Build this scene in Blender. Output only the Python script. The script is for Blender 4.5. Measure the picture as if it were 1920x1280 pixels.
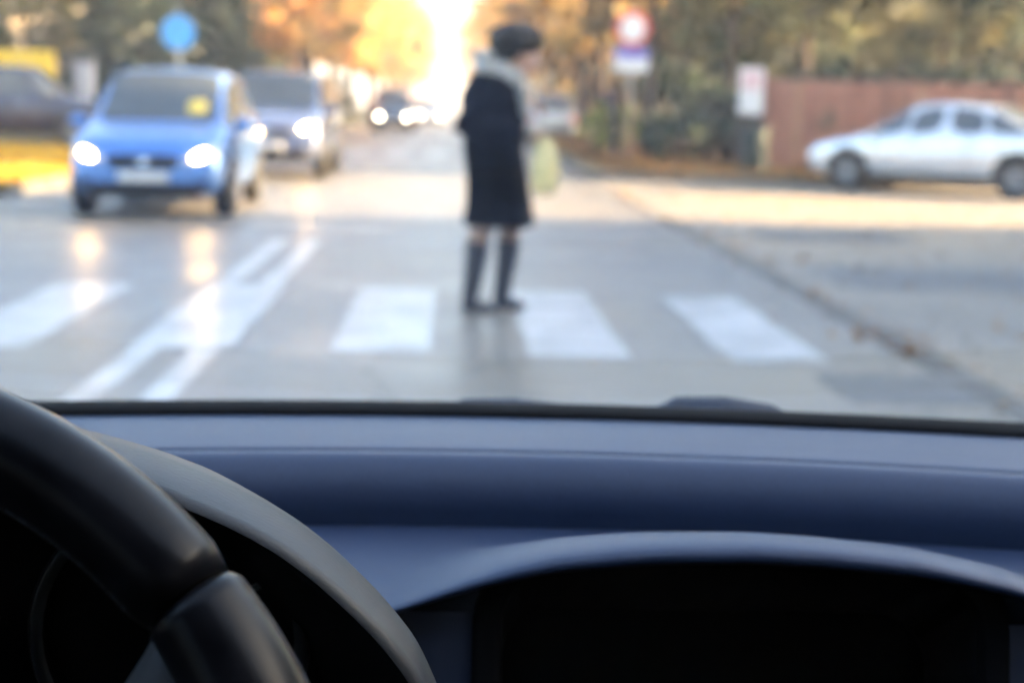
import bpy, bmesh, math, random
import numpy as np
from mathutils import Vector, Matrix, Euler
from mathutils.bvhtree import BVHTree

R = math.radians
sc = bpy.context.scene
for o in list(bpy.data.objects):
    bpy.data.objects.remove(o)
COL = sc.collection

# ------------------------------------------------------------------ camera
CAM_H = 1.23
YAW = R(-2.49)                       # the car stands turned a little right of the street
cam_d = bpy.data.cameras.new('camera')
cam = bpy.data.objects.new('camera', cam_d)
COL.objects.link(cam)
cam.matrix_world = (Matrix.Translation((0, 0, CAM_H)) @ Matrix.Rotation(YAW, 4, 'Z')
                    @ Matrix.Rotation(R(90 - 8.78), 4, 'X') @ Matrix.Rotation(R(1.35), 4, 'Z'))
cam_d.sensor_width = 36
cam_d.lens = 53.4
cam_d.clip_start = 0.02
cam_d.clip_end = 3000
cam_d.dof.use_dof = True
cam_d.dof.focus_distance = 0.60
cam_d.dof.aperture_fstop = 8.2
sc.camera = cam

# ------------------------------------------------------------------ sky, sun, exposure
SUN_EL, SUN_AZ = R(17), R(89)        # azimuth clockwise from +Y: low, from the right
w = bpy.data.worlds.new('World')
sc.world = w
w.use_nodes = True
nt = w.node_tree
sky = nt.nodes.new('ShaderNodeTexSky')
sky.sky_type = 'NISHITA'
sky.sun_disc = False
sky.sun_elevation = SUN_EL
sky.sun_rotation = SUN_AZ
sky.dust_density = 4.0
sky.air_density = 1.0
sky.ozone_density = 1.0
bg = nt.nodes['Background']
bg.inputs[1].default_value = 0.09
nt.links.new(sky.outputs[0], bg.inputs[0])
sun_d = bpy.data.lights.new('sun', 'SUN')
sun_d.energy = 4.0
sun_d.angle = R(0.6)
sun_d.color = (1.0, 0.68, 0.36)
sun = bpy.data.objects.new('sun', sun_d)
COL.objects.link(sun)
sun_dir = Vector((math.sin(SUN_AZ) * math.cos(SUN_EL), math.cos(SUN_AZ) * math.cos(SUN_EL), math.sin(SUN_EL)))
sun.rotation_euler = (-sun_dir).to_track_quat('-Z', 'Y').to_euler()
sun.location = (30, 0, 30)
vs = sc.view_settings
vs.view_transform = 'Standard'
vs.look = 'None'
vs.exposure = 3.72
vs.gamma = 1
vs.use_curve_mapping = False
sc.render.engine = 'CYCLES'
sc.cycles.use_denoising = True
try:
    sc.cycles.denoiser = 'OPENIMAGEDENOISE'
except Exception:
    pass
sc.cycles.max_bounces = 4
sc.cycles.diffuse_bounces = 2
sc.cycles.glossy_bounces = 2
sc.cycles.transmission_bounces = 2
sc.cycles.volume_bounces = 0
sc.cycles.use_adaptive_sampling = True
sc.cycles.adaptive_threshold = 0.04
sc.cycles.adaptive_min_samples = 12
sc.cycles.transparent_max_bounces = 12
sc.cycles.sample_clamp_indirect = 8.0
sc.cycles.caustics_reflective = False
sc.cycles.caustics_refractive = False

# ------------------------------------------------------------------ materials
MATS = {}


def mat(name, col, rough=0.6, metal=0.0, col2=None, nscale=8.0, bump=0.0, bscale=80.0, coat=0.0,
        spec=0.5, rvar=0.0, stretch=(1, 1, 1), emit=None, estr=0.0, detail=5.0):
    if name in MATS:
        return MATS[name]
    m = bpy.data.materials.new(name)
    m.use_nodes = True
    t = m.node_tree
    b = t.nodes['Principled BSDF']
    b.inputs['Roughness'].default_value = rough
    b.inputs['Metallic'].default_value = metal
    b.inputs['Specular IOR Level'].default_value = spec
    b.inputs['Coat Weight'].default_value = coat
    b.inputs['Coat Roughness'].default_value = 0.04
    if col2 is None:
        col2 = tuple(c * 0.82 for c in col)
    tc = t.nodes.new('ShaderNodeTexCoord')
    mp = t.nodes.new('ShaderNodeMapping')
    mp.inputs['Scale'].default_value = stretch
    t.links.new(tc.outputs['Object'], mp.inputs[0])
    n = t.nodes.new('ShaderNodeTexNoise')
    n.inputs['Scale'].default_value = nscale
    n.inputs['Detail'].default_value = detail
    t.links.new(mp.outputs[0], n.inputs['Vector'])
    rp = t.nodes.new('ShaderNodeValToRGB')
    rp.color_ramp.elements[0].position = 0.32
    rp.color_ramp.elements[1].position = 0.68
    rp.color_ramp.elements[0].color = (*col2, 1)
    rp.color_ramp.elements[1].color = (*col, 1)
    t.links.new(n.outputs[0], rp.inputs[0])
    t.links.new(rp.outputs[0], b.inputs['Base Color'])
    if rvar:
        mr = t.nodes.new('ShaderNodeMapRange')
        mr.inputs['To Min'].default_value = max(0.02, rough - rvar)
        mr.inputs['To Max'].default_value = min(1, rough + rvar)
        t.links.new(n.outputs[0], mr.inputs[0])
        t.links.new(mr.outputs[0], b.inputs['Roughness'])
    if bump:
        n2 = t.nodes.new('ShaderNodeTexNoise')
        n2.inputs['Scale'].default_value = bscale
        n2.inputs['Detail'].default_value = 3
        t.links.new(tc.outputs['Object'], n2.inputs['Vector'])
        bp = t.nodes.new('ShaderNodeBump')
        bp.inputs['Strength'].default_value = bump
        bp.inputs['Distance'].default_value = 0.01
        t.links.new(n2.outputs[0], bp.inputs['Height'])
        t.links.new(bp.outputs[0], b.inputs['Normal'])
    if emit:
        b.inputs['Emission Color'].default_value = (*emit, 1)
        b.inputs['Emission Strength'].default_value = estr
    MATS[name] = m
    return m


def leaf_mat(name, cols, trans=0.45):
    """leaves: colour picked per leaf, part diffuse part translucent"""
    if name in MATS:
        return MATS[name]
    m = bpy.data.materials.new(name)
    m.use_nodes = True
    t = m.node_tree
    t.nodes.remove(t.nodes['Principled BSDF'])
    out = t.nodes['Material Output']
    at = t.nodes.new('ShaderNodeAttribute')
    at.attribute_name = 'rnd'
    rp = t.nodes.new('ShaderNodeValToRGB')
    e = rp.color_ramp.elements
    while len(e) < len(cols):
        e.new(0.5)
    for i, c in enumerate(cols):
        e[i].position = i / max(1, len(cols) - 1)
        e[i].color = (*c, 1)
    t.links.new(at.outputs['Fac'], rp.inputs[0])
    d = t.nodes.new('ShaderNodeBsdfDiffuse')
    tr = t.nodes.new('ShaderNodeBsdfTranslucent')
    g = t.nodes.new('ShaderNodeBsdfGlossy')
    g.inputs['Roughness'].default_value = 0.45
    mx = t.nodes.new('ShaderNodeMixShader')
    mx.inputs[0].default_value = trans
    mx2 = t.nodes.new('ShaderNodeMixShader')
    mx2.inputs[0].default_value = 0.04
    t.links.new(rp.outputs[0], d.inputs[0])
    t.links.new(rp.outputs[0], tr.inputs[0])
    t.links.new(d.outputs[0], mx.inputs[1])
    t.links.new(tr.outputs[0], mx.inputs[2])
    t.links.new(mx.outputs[0], mx2.inputs[1])
    t.links.new(g.outputs[0], mx2.inputs[2])
    t.links.new(mx2.outputs[0], out.inputs[0])
    MATS[name] = m
    return m


def pane_mat(name, tint=(0.94, 0.97, 0.96), refl=0.05):
    """thin clear glass: passes light straight through, mirrors a little"""
    m = bpy.data.materials.new(name)
    m.use_nodes = True
    t = m.node_tree
    t.nodes.remove(t.nodes['Principled BSDF'])
    out = t.nodes['Material Output']
    tr = t.nodes.new('ShaderNodeBsdfTransparent')
    n = t.nodes.new('ShaderNodeTexNoise')
    n.inputs['Scale'].default_value = 3
    rp = t.nodes.new('ShaderNodeValToRGB')
    rp.color_ramp.elements[0].color = (*[c * 0.99 for c in tint], 1)
    rp.color_ramp.elements[1].color = (*tint, 1)
    t.links.new(n.outputs[0], rp.inputs[0])
    t.links.new(rp.outputs[0], tr.inputs[0])
    g = t.nodes.new('ShaderNodeBsdfGlossy')
    g.inputs['Roughness'].default_value = 0.02
    fr = t.nodes.new('ShaderNodeLayerWeight')
    fr.inputs[0].default_value = 0.12
    mm = t.nodes.new('ShaderNodeMath')
    mm.operation = 'MULTIPLY'
    mm.inputs[1].default_value = refl * 4
    t.links.new(fr.outputs['Fresnel'], mm.inputs[0])
    mx = t.nodes.new('ShaderNodeMixShader')
    t.links.new(mm.outputs[0], mx.inputs[0])
    t.links.new(tr.outputs[0], mx.inputs[1])
    t.links.new(g.outputs[0], mx.inputs[2])
    t.links.new(mx.outputs[0], out.inputs[0])
    MATS[name] = m
    return m


# ------------------------------------------------------------------ mesh helpers
class MB:
    def __init__(s):
        s.v, s.f = [], []

    def add(s, v, f):
        k = len(s.v)
        s.v += [tuple(p) for p in v]
        s.f += [tuple(i + k for i in q) for q in f]
        return s

    def box(s, x0, x1, y0, y1, z0, z1, bev=0.0, M=None):
        if bev <= 0:
            v = [(x0, y0, z0), (x1, y0, z0), (x1, y1, z0), (x0, y1, z0),
                 (x0, y0, z1), (x1, y0, z1), (x1, y1, z1), (x0, y1, z1)]
            f = [(3, 2, 1, 0), (4, 5, 6, 7), (0, 1, 5, 4), (1, 2, 6, 5), (2, 3, 7, 6), (3, 0, 4, 7)]
        else:
            bm = bmesh.new()
            bmesh.ops.create_cube(bm, size=1)
            for q in bm.verts:
                q.co = Vector(((x0 + x1) / 2 + q.co.x * (x1 - x0), (y0 + y1) / 2 + q.co.y * (y1 - y0),
                               (z0 + z1) / 2 + q.co.z * (z1 - z0)))
            bmesh.ops.bevel(bm, geom=list(bm.edges), offset=bev, segments=2, affect='EDGES', profile=0.5)
            bm.verts.index_update()
            v = [q.co.copy() for q in bm.verts]
            f = [[q.index for q in p.verts] for p in bm.faces]
            bm.free()
        if M is not None:
            v = [M @ Vector(p) for p in v]
        return s.add(v, f)

    def loft(s, rings, cap=True, closed=True):
        k = len(s.v)
        n = len(rings[0])
        for r in rings:
            s.v += [tuple(p) for p in r]
        for i in range(len(rings) - 1):
            for j in range(n if closed else n - 1):
                a, b = k + i * n + j, k + i * n + (j + 1) % n
                s.f.append((a, b, b + n, a + n))
        if cap and closed:
            s.f.append(tuple(range(k + n - 1, k - 1, -1)))
            e = k + (len(rings) - 1) * n
            s.f.append(tuple(range(e, e + n)))
        return s

    def tube(s, pts, rad, n=8, cap=True):
        pts = [Vector(p) for p in pts]
        if not hasattr(rad, '__len__'):
            rad = [rad] * len(pts)
        rings = []
        up = None
        for i, p in enumerate(pts):
            d = (pts[min(i + 1, len(pts) - 1)] - pts[max(i - 1, 0)]).normalized()
            if up is None:
                up = d.orthogonal().normalized()
            up = (up - d * up.dot(d))
            up = up.normalized() if up.length > 1e-6 else d.orthogonal().normalized()
            sd = d.cross(up)
            rings.append([p + (up * math.cos(a) + sd * math.sin(a)) * rad[i]
                          for a in [2 * math.pi * j / n for j in range(n)]])
        return s.loft(rings, cap)

    def lathe(s, prof, n=24, axis='Z', c=(0, 0, 0), cap=True):
        rings = []
        for r, h in prof:
            ring = []
            for j in range(n):
                a = 2 * math.pi * j / n
                p = (r * math.cos(a), r * math.sin(a), h)
                if axis == 'X':
                    p = (p[2], p[0], p[1])
                elif axis == 'Y':
                    p = (p[1], p[2], p[0])
                ring.append((p[0] + c[0], p[1] + c[1], p[2] + c[2]))
            rings.append(ring)
        return s.loft(rings, cap)

    def ball(s, c, r, seg=12, rg=8, M=None):
        r = r if hasattr(r, '__len__') else (r, r, r)
        rings = []
        for i in range(rg + 1):
            t = math.pi * (0.02 + 0.96 * i / rg)
            ring = []
            for j in range(seg):
                a = 2 * math.pi * j / seg
                p = Vector((r[0] * math.sin(t) * math.cos(a), r[1] * math.sin(t) * math.sin(a), -r[2] * math.cos(t)))
                if M is not None:
                    p = M @ p
                ring.append(p + Vector(c))
            rings.append(ring)
        return s.loft(rings)

    def mesh(s, name, smooth=False, fix=True):
        me = bpy.data.meshes.new(name)
        me.from_pydata([tuple(p) for p in s.v], [], s.f)
        if fix:
            bm = bmesh.new()
            bm.from_mesh(me)
            bmesh.ops.recalc_face_normals(bm, faces=bm.faces)
            bm.to_mesh(me)
            bm.free()
        if smooth:
            me.polygons.foreach_set('use_smooth', [True] * len(me.polygons))
        me.update()
        return me

    def build(s, name, m, parent=None, smooth=False, fix=True):
        return obj(name, s.mesh(name, smooth, fix), m, parent)


def obj(name, me, m=None, parent=None, loc=None, rot=None):
    o = bpy.data.objects.new(name, me)
    COL.objects.link(o)
    if m is not None:
        if me.materials:
            o.material_slots[0].link = 'OBJECT'
            o.material_slots[0].material = m
        else:
            me.materials.append(m)
    if parent is not None:
        o.parent = parent
    if loc is not None:
        o.location = loc
    if rot is not None:
        o.rotation_euler = rot
    return o


def tag(o, label=None, cat=None, group=None, kind=None):
    if label:
        o['label'] = label
    if cat:
        o['category'] = cat
    if group:
        o['group'] = group
    if kind:
        o['kind'] = kind
    return o


def thing(name, label, cat, loc=(0, 0, 0), rz=0.0, group=None):
    e = bpy.data.objects.new(name, None)
    e.empty_display_size = 0.2
    COL.objects.link(e)
    e.location = loc
    e.rotation_euler = (0, 0, rz)
    return tag(e, label, cat, group)


def smooth_by_angle(o, ang=40):
    me = o.data
    me.polygons.foreach_set('use_smooth', [True] * len(me.polygons))
    try:
        me.set_sharp_from_angle(angle=R(ang))
    except Exception:
        pass


def evaluated(me, mods):
    """mesh after modifiers, made into plain mesh data"""
    o = bpy.data.objects.new('tmp', me)
    COL.objects.link(o)
    extra = []
    for kind, kw in mods:
        md = o.modifiers.new('m', kind)
        for k, v in kw.items():
            setattr(md, k, v)
    dg = bpy.context.evaluated_depsgraph_get()
    dg.update()
    r = bpy.data.meshes.new_from_object(o.evaluated_get(dg))
    bpy.data.objects.remove(o)
    return r


def ordinal(i):
    return ['first', 'second', 'third', 'fourth', 'fifth', 'sixth', 'seventh', 'eighth', 'ninth', 'tenth', 'eleventh',
            'twelfth', 'thirteenth'][i]


# ================================================================== THE SETTING


def asphalt(name, cool, warm, dark, rough, spec=.5):
    """old asphalt: broad warm and cool stains, tyre-polished bands, fine stone speckle and hairline cracks"""
    m = bpy.data.materials.new(name)
    m.use_nodes = True
    t = m.node_tree
    L = t.links.new
    b = t.nodes['Principled BSDF']
    tc = t.nodes.new('ShaderNodeTexCoord')

    def noise(sc_, det=4.0, st=(1, 1, 1)):
        mp = t.nodes.new('ShaderNodeMapping')
        mp.inputs['Scale'].default_value = st
        L(tc.outputs['Object'], mp.inputs[0])
        n = t.nodes.new('ShaderNodeTexNoise')
        n.inputs['Scale'].default_value = sc_
        n.inputs['Detail'].default_value = det
        L(mp.outputs[0], n.inputs['Vector'])
        return n.outputs[0]

    def mix(f, c1, c2, mode='MIX'):
        x = t.nodes.new('ShaderNodeMix')
        x.data_type = 'RGBA'
        x.blend_type = mode
        for sk, v in ((x.inputs[0], f), (x.inputs[6], c1), (x.inputs[7], c2)):
            if isinstance(v, bpy.types.NodeSocket):
                L(v, sk)
            elif hasattr(v, '__len__'):
                sk.default_value = (*v, 1)
            else:
                sk.default_value = v
        return x.outputs[2]

    def rng_(v, lo, hi, a=0.0, b_=1.0):
        x = t.nodes.new('ShaderNodeMapRange')
        x.inputs[1].default_value, x.inputs[2].default_value = lo, hi
        x.inputs[3].default_value, x.inputs[4].default_value = a, b_
        L(v, x.inputs[0])
        return x.outputs[0]
    st1 = rng_(noise(.28, 6, (1, .55, 1)), .42, .62)
    st2 = rng_(noise(.9, 7), .50, .70)
    c_ = mix(st1, cool, warm)
    c_ = mix(rng_(noise(1.7, 8, (1, .35, 1)), .55, .75, 0, .55), c_, dark)
    sp = rng_(noise(170, 2), .35, .70, .72, 1.25)
    vv = t.nodes.new('ShaderNodeVectorMath')
    vv.operation = 'SCALE'
    L(c_, vv.inputs[0])
    L(sp, vv.inputs['Scale'])
    vo = t.nodes.new('ShaderNodeTexVoronoi')
    vo.feature = 'DISTANCE_TO_EDGE'
    vo.inputs['Scale'].default_value = .33
    wv = t.nodes.new('ShaderNodeVectorMath')
    wv.operation = 'ADD'
    n3 = t.nodes.new('ShaderNodeTexNoise')
    n3.inputs['Scale'].default_value = 1.6
    n3.inputs['Detail'].default_value = 6
    L(tc.outputs['Object'], n3.inputs['Vector'])
    L(tc.outputs['Object'], wv.inputs[0])
    L(n3.outputs['Color'], wv.inputs[1])
    L(wv.outputs[0], vo.inputs['Vector'])
    crack = rng_(vo.outputs['Distance'], .002, .006, .75, 0)
    c_ = mix(crack, vv.outputs[0], tuple(v * .35 for v in dark))
    L(c_, b.inputs['Base Color'])
    L(rng_(st2, 0, 1, rough + .07, rough - .07), b.inputs['Roughness'])
    b.inputs['Specular IOR Level'].default_value = spec
    bp = t.nodes.new('ShaderNodeBump')
    bp.inputs['Strength'].default_value = .16
    bp.inputs['Distance'].default_value = .008
    L(noise(95, 3), bp.inputs['Height'])
    L(bp.outputs[0], b.inputs['Normal'])
    MATS[name] = m
    return m


M_ASPH = asphalt('damp_asphalt', (.185, .180, .172), (.25, .215, .165), (.120, .115, .108), .34, .55)
M_ASPH2 = asphalt('side_asphalt', (.25, .225, .19), (.34, .27, .19), (.17, .155, .135), .6, .3)
M_PAINT = mat('road_paint', (0.57, 0.58, 0.59), 0.34, col2=(0.27, 0.275, 0.28), nscale=2.6, bump=0.10, bscale=60, rvar=0.08, detail=8)
M_GRASS = mat('verge_ground', (0.10, 0.085, 0.035), 0.95, col2=(0.055, 0.060, 0.025), nscale=1.3, bump=0.6, bscale=18)
M_GROUND = mat('ground_soil', (0.075, 0.068, 0.040), 0.95, col2=(0.045, 0.050, 0.028), nscale=0.3, bump=0.4, bscale=6)
M_KERB = mat('kerb_stone', (0.14, 0.13, 0.11), 0.8, col2=(0.10, 0.095, 0.085), nscale=5, bump=0.3, bscale=40)

g = MB().add([(-700, -200, 0), (700, -200, 0), (700, 1400, 0), (-700, 1400, 0)], [(0, 1, 2, 3)]).build('ground', M_GROUND)
tag(g, 'bare brown ground stretching away behind the trees', kind='structure')
rd = MB().add([(-5.4, -60, .004), (2.45, -60, .004), (2.45, 700, .004), (-5.4, 700, .004)], [(0, 1, 2, 3)]).build('road', M_ASPH)
tag(rd, 'damp grey asphalt road running straight ahead', kind='structure')


def rounded(x0, x1, y0, y1, r, corner, n=8):
    """outline of a block with one rounded corner ('sw' or 'se')"""
    P = []
    if corner == 'sw':
        P = [(x0 + r - r * math.cos(a), y0 + r - r * math.sin(a)) for a in [math.pi / 2 * i / n for i in range(n + 1)]]
        P += [(x1, y0), (x1, y1), (x0, y1)]
    else:
        P = [(x1 - r + r * math.sin(a), y0 + r - r * math.cos(a)) for a in [math.pi / 2 * i / n for i in range(n + 1)]]
        P += [(x1, y1), (x0, y1), (x0, y0)]
    return P


sr = MB().add([(2.45, -60, .004), (60, -60, .004), (60, 27, .004), (2.45, 27, .004)], [(0, 1, 2, 3)]).build('side_road', M_ASPH2)
tag(sr, 'worn grey side road joining from the right', kind='structure')
sl = MB().add([(-60, -60, .004), (-5.4, -60, .004), (-5.4, 18.9, .004), (-60, 18.9, .004)], [(0, 1, 2, 3)]).build('side_road', M_ASPH2)
tag(sl, 'grey side road joining from the left', kind='structure')


def verge(name, out, label):
    n = len(out)
    v = [(x, y, .12) for x, y in out] + [(x, y, -.05) for x, y in out]
    f = [tuple(range(n))] + [(i, i + n, (i + 1) % n + n, (i + 1) % n) for i in range(n)]
    o = MB().add(v, f).build(name, M_GRASS)
    return tag(o, label, kind='structure')


VR = rounded(2.62, 60, 26.2, 420, 1.8, 'sw')
VL = rounded(-60, -5.57, 17.8, 420, 1.0, 'se')
vr = verge('verge', VR, 'brown grass verge strewn with leaves before the fence on the right')
vl = verge('verge', VL, 'leaf covered verge on the left behind the blue car')


def kerb_run(pts, parent, inset):
    """stones laid end to end along a line; each its own mesh"""
    L = 0.0
    cache = {}
    for i in range(len(pts) - 1):
        a, b = Vector((*pts[i], 0)), Vector((*pts[i + 1], 0))
        d = b - a
        n = max(1, round(d.length / 1.0))
        for k in range(n):
            ln = d.length / n - .012
            key = round(ln, 2)
            if key not in cache:
                cache[key] = MB().box(-.075, .075, -key / 2, key / 2, -.05, .128, bev=.018).mesh('kerb_stone')
            c = a + d * ((k + .5) / n)
            o = obj('kerb_stone', cache[key], M_KERB if not cache[key].materials else None, parent,
                    (c.x, c.y, random.uniform(-.006, .004)), (0, 0, math.atan2(d.y, d.x) - math.pi / 2))


random.seed(3)
kerb_run([(x - .08, y) if x < 2.7 else (x - .04, y - .06) for x, y in [(2.62, 75)] + [(2.62, 28.0)]], vr, .1)
kerb_run([(2.62 + 1.8 - 1.87 * math.cos(a), 28.0 - 1.87 * math.sin(a)) for a in [math.pi / 2 * i / 3 for i in range(4)]], vr, .1)
kerb_run([(4.42, 26.13), (16.0, 26.13)], vr, .1)
kerb_run([(-5.50, 70), (-5.50, 18.8)], vl, .1)
kerb_run([(-6.57 + 1.07 * math.sin(a), 18.8 - 1.07 * math.cos(a)) for a in [math.pi / 2 * i / 2 for i in range(3)]][::-1], vl, .1)
kerb_run([(-6.57, 17.73), (-17.57, 17.73)], vl, .1)


# painted markings
def mark(name, poly, label=None, parent=rd, z=.008):
    n = len(poly)
    v = [(x, y, z) for x, y in poly] + [(x, y, z - .003) for x, y in poly]
    o = MB().add(v, [tuple(range(n))] + [(i, i + n, (i + 1) % n + n, (i + 1) % n) for i in range(n)]).build(name, M_PAINT, parent)
    return o


def ragged(x0, x1, y0, y1, n=9, j=.012):
    """outline of a painted bar with slightly worn ends"""
    P = [(x0 + (x1 - x0) * i / n, y0 + random.uniform(-j, j)) for i in range(n + 1)]
    P += [(x1 + random.uniform(-j, j) * .6, y0 + (y1 - y0) * i / n) for i in range(1, n)]
    P += [(x1 - (x1 - x0) * i / n, y1 + random.uniform(-j, j)) for i in range(n + 1)]
    P += [(x0 + random.uniform(-j, j) * .6, y1 - (y1 - y0) * i / n) for i in range(1, n)]
    return P


for k in range(-5, 2):
    x = .42 + k * 1.0
    if k == -1:
        mark('crosswalk_stripe', ragged(x, x + .5, 7.50, 10.14))
    elif k == -2:
        continue
    else:
        mark('crosswalk_stripe', ragged(x, x + .5, 7.40 if k == 1 else 7.48, 10.0 if k == 1 else 10.13))
mark('crosswalk_stripe', ragged(-1.58, -1.08, 7.50, 10.14), z=.011)
for x in (-1.56, -1.26):
    mark('centre_line', ragged(x, x + .13, 2.0, 13.6, 12))
    mark('centre_line', ragged(x, x + .10, 42, 70, 12)) if x > -1.4 else None
for k in range(-5, 2):
    mark('crosswalk_stripe', ragged(.42 + k, .92 + k, 37.0, 40.6))
# darker repair patches of asphalt and the gutter seam
M_PATCH = mat('asphalt_patch', (0.13, 0.125, 0.12), 0.5, col2=(0.10, 0.097, 0.094), nscale=3, bump=.2, bscale=60, rvar=.1)


def patch(poly, parent, z=.008):
    n = len(poly)
    v = [(x, y, z) for x, y in poly] + [(x, y, z - .003) for x, y in poly]
    return MB().add(v, [tuple(range(n))] + [(i, i + n, (i + 1) % n + n, (i + 1) % n) for i in range(n)]).build('repair_patch', M_PATCH, parent)


patch(ragged(1.75, 2.35, 6.35, 7.05, 8, .03), rd)
patch(ragged(2.9, 6.2, 10.6, 12.2, 12, .08), sr)
patch(ragged(3.1, 4.6, 14.6, 16.0, 12, .08), sr)
for i in range(46):
    y = 2.0 + i * .42
    MB().box(-.10, .10, -.20, .20, -.03, .012, bev=.01).build('gutter_block', M_KERB if i % 2 else mat('gutter_dark', (.17, .155, .14), .7, bump=.3, bscale=30), rd).location = (2.45 + random.uniform(-.006, .006), y, random.uniform(-.004, .002))

# fallen leaves -------------------------------------------------
LEAF_Y = leaf_mat('fallen_yellow', [(.74, .44, .04), (.80, .54, .07), (.62, .30, .03), (.76, .50, .06)], .25)
LEAF_B = leaf_mat('fallen_brown', [(.22, .11, .04), (.34, .17, .05), (.15, .085, .04), (.45, .24, .05)], .2)


def leaf_mesh(name, C, N, size, rng, width=.62):
    n = len(C)
    a = np.cross(N, rng.normal(size=(n, 3)))
    a /= np.linalg.norm(a, axis=1)[:, None] + 1e-9
    b = np.cross(N, a)
    s = size * rng.uniform(.6, 1.35, n)[:, None]
    fold = N * s * rng.uniform(-.25, .25, n)[:, None]
    V = np.stack([C - a * s * .5, C + b * s * width * .5 + fold, C + a * s * .5, C - b * s * width * .5 + fold], 1).reshape(-1, 3)
    me = bpy.data.meshes.new(name)
    me.vertices.add(4 * n)
    me.vertices.foreach_set('co', V.astype(np.float32).ravel())
    me.loops.add(4 * n)
    me.loops.foreach_set('vertex_index', np.arange(4 * n, dtype=np.int32))
    me.polygons.add(n)
    me.polygons.foreach_set('loop_start', np.arange(0, 4 * n, 4, dtype=np.int32))
    me.polygons.foreach_set('loop_total', np.full(n, 4, np.int32))
    me.update(calc_edges=True)
    at = me.attributes.new('rnd', 'FLOAT', 'FACE')
    return me, at


def litter(name, gen, n, m, label, z, seed, size=.10):
    rng = np.random.default_rng(seed)
    P = gen(rng, n)
    C = np.column_stack([P, z + rng.uniform(.004, .035, len(P))])
    N = rng.normal(size=(len(P), 3)) * .35 + np.array([0, 0, 1])
    N /= np.linalg.norm(N, axis=1)[:, None]
    me, at = leaf_mesh(name, C, N, size, rng)
    at.data.foreach_set('value', rng.uniform(0, 1, len(P)).astype(np.float32))
    o = obj(name, me, m)
    tag(o, label, kind='stuff')


def gen_left(rng, n):
    P = np.column_stack([-5.45 - rng.exponential(7, n), 17.75 + 18 * rng.uniform(0, 1, n) ** 1.3])
    k = ~((P[:, 0] > -6.57) & (P[:, 1] < 18.8) & (np.hypot(P[:, 0] + 6.57, P[:, 1] - 18.8) > .95))
    return P[k]


def gen_right(rng, n):
    P = np.column_stack([2.8 + 14 * rng.uniform(0, 1, n) ** 1.2, 26.4 + rng.uniform(0, 1, n) ** 1.2 * 30])
    k = ~((P[:, 0] < 4.4) & (P[:, 1] < 28) & (np.hypot(P[:, 0] - 4.4, P[:, 1] - 28) > 1.7))
    return P[k]


def gen_gutter(rng, n):
    y = rng.uniform(5.5, 24, n)
    cl = np.exp(-((y - 8.0) / .5) ** 2) * .6
    x = 2.5 + rng.normal(0, .10, n) * (1 + 1.2 * (np.sin(y * 1.7) > .3))
    A = np.column_stack([x, y])
    m = n // 6
    B = np.column_stack([2.42 + rng.normal(0, .10, m), 8.0 + rng.normal(0, .35, m)])
    return np.vstack([A, B])


def gen_side(rng, n):
    return np.column_stack([rng.uniform(2.7, 12, n), rng.uniform(8, 25.5, n)])


litter('fallen_leaves', gen_left, 30000, LEAF_Y, 'thick yellow fallen leaves on the left verge', .12, 5, .13)
litter('fallen_leaves', gen_right, 14000, LEAF_B, 'brown fallen leaves on the right verge', .12, 6, .12)
litter('fallen_leaves', gen_gutter, 150, LEAF_B, 'loose leaves lying along the gutter on the right', .01, 7, .075)
litter('fallen_leaves', gen_side, 500, LEAF_B, 'scattered leaves on the side road', .004, 8, .08)

# ================================================================== CARS
M_TYRE = mat('tyre_rubber', (0.045, 0.044, 0.044), .8, bump=.2, bscale=60)
M_RIM = mat('alloy_rim', (0.22, 0.23, 0.25), .40, .8, nscale=20)
M_WELL = mat('black_plastic', (0.02, 0.02, 0.022), .6, bump=.1, bscale=120)
M_GLASS = mat('tinted_glass', (0.075, 0.085, 0.085), .05, spec=.9, col2=(0.05, 0.058, 0.06), nscale=1.5, coat=.3)
M_CHROME = mat('chrome', (0.75, 0.76, 0.78), .12, 1.0)
M_PLATE = mat('number_plate_white', (0.75, 0.75, 0.72), .4)
M_TAIL = mat('tail_lamp_red', (0.45, 0.02, 0.02), .15, coat=.6)
M_AMBER = mat('amber_lens', (0.7, 0.25, 0.03), .15, coat=.6)
mat('dull_bar', (.05, .055, .065), .4, .5)
M_LAMP_OFF = mat('clear_lamp', (0.62, 0.65, 0.68), .12, .3, coat=.6, nscale=30)


def lamp_mat(name, col, s):
    return mat(name, (0.8, 0.8, 0.8), .2, emit=col, estr=s)


M_HEAD = lamp_mat('headlamp_lit', (1.0, 0.56, 0.18), 26)
M_HEAD_FAR = lamp_mat('headlamp_lit_far', (1.0, 0.82, 0.55), 9)


def section(st):
    y, wd, zb, belt, top, wt, green = st
    if green:
        H = [(0, zb), (.8 * wd, zb), (.955 * wd, zb + .10), (wd, (zb + belt) / 2 + .02), (.975 * wd, belt - .07), (.935 * wd, belt),
             (wt, top - .09), (wt * .84, top - .018), (0, top)]
    else:
        d = top - belt
        H = [(0, zb), (.8 * wd, zb), (.955 * wd, zb + .10), (wd, (zb + belt) / 2 + .02), (.975 * wd, belt - .07), (.925 * wd, belt),
             (.80 * wd, belt + .45 * d), (.52 * wd, belt + .85 * d), (0, top)]
    full = [(x, y, z) for x, z in H] + [(-x, y, z) for x, z in H[-2:0:-1]]
    return full


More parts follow.
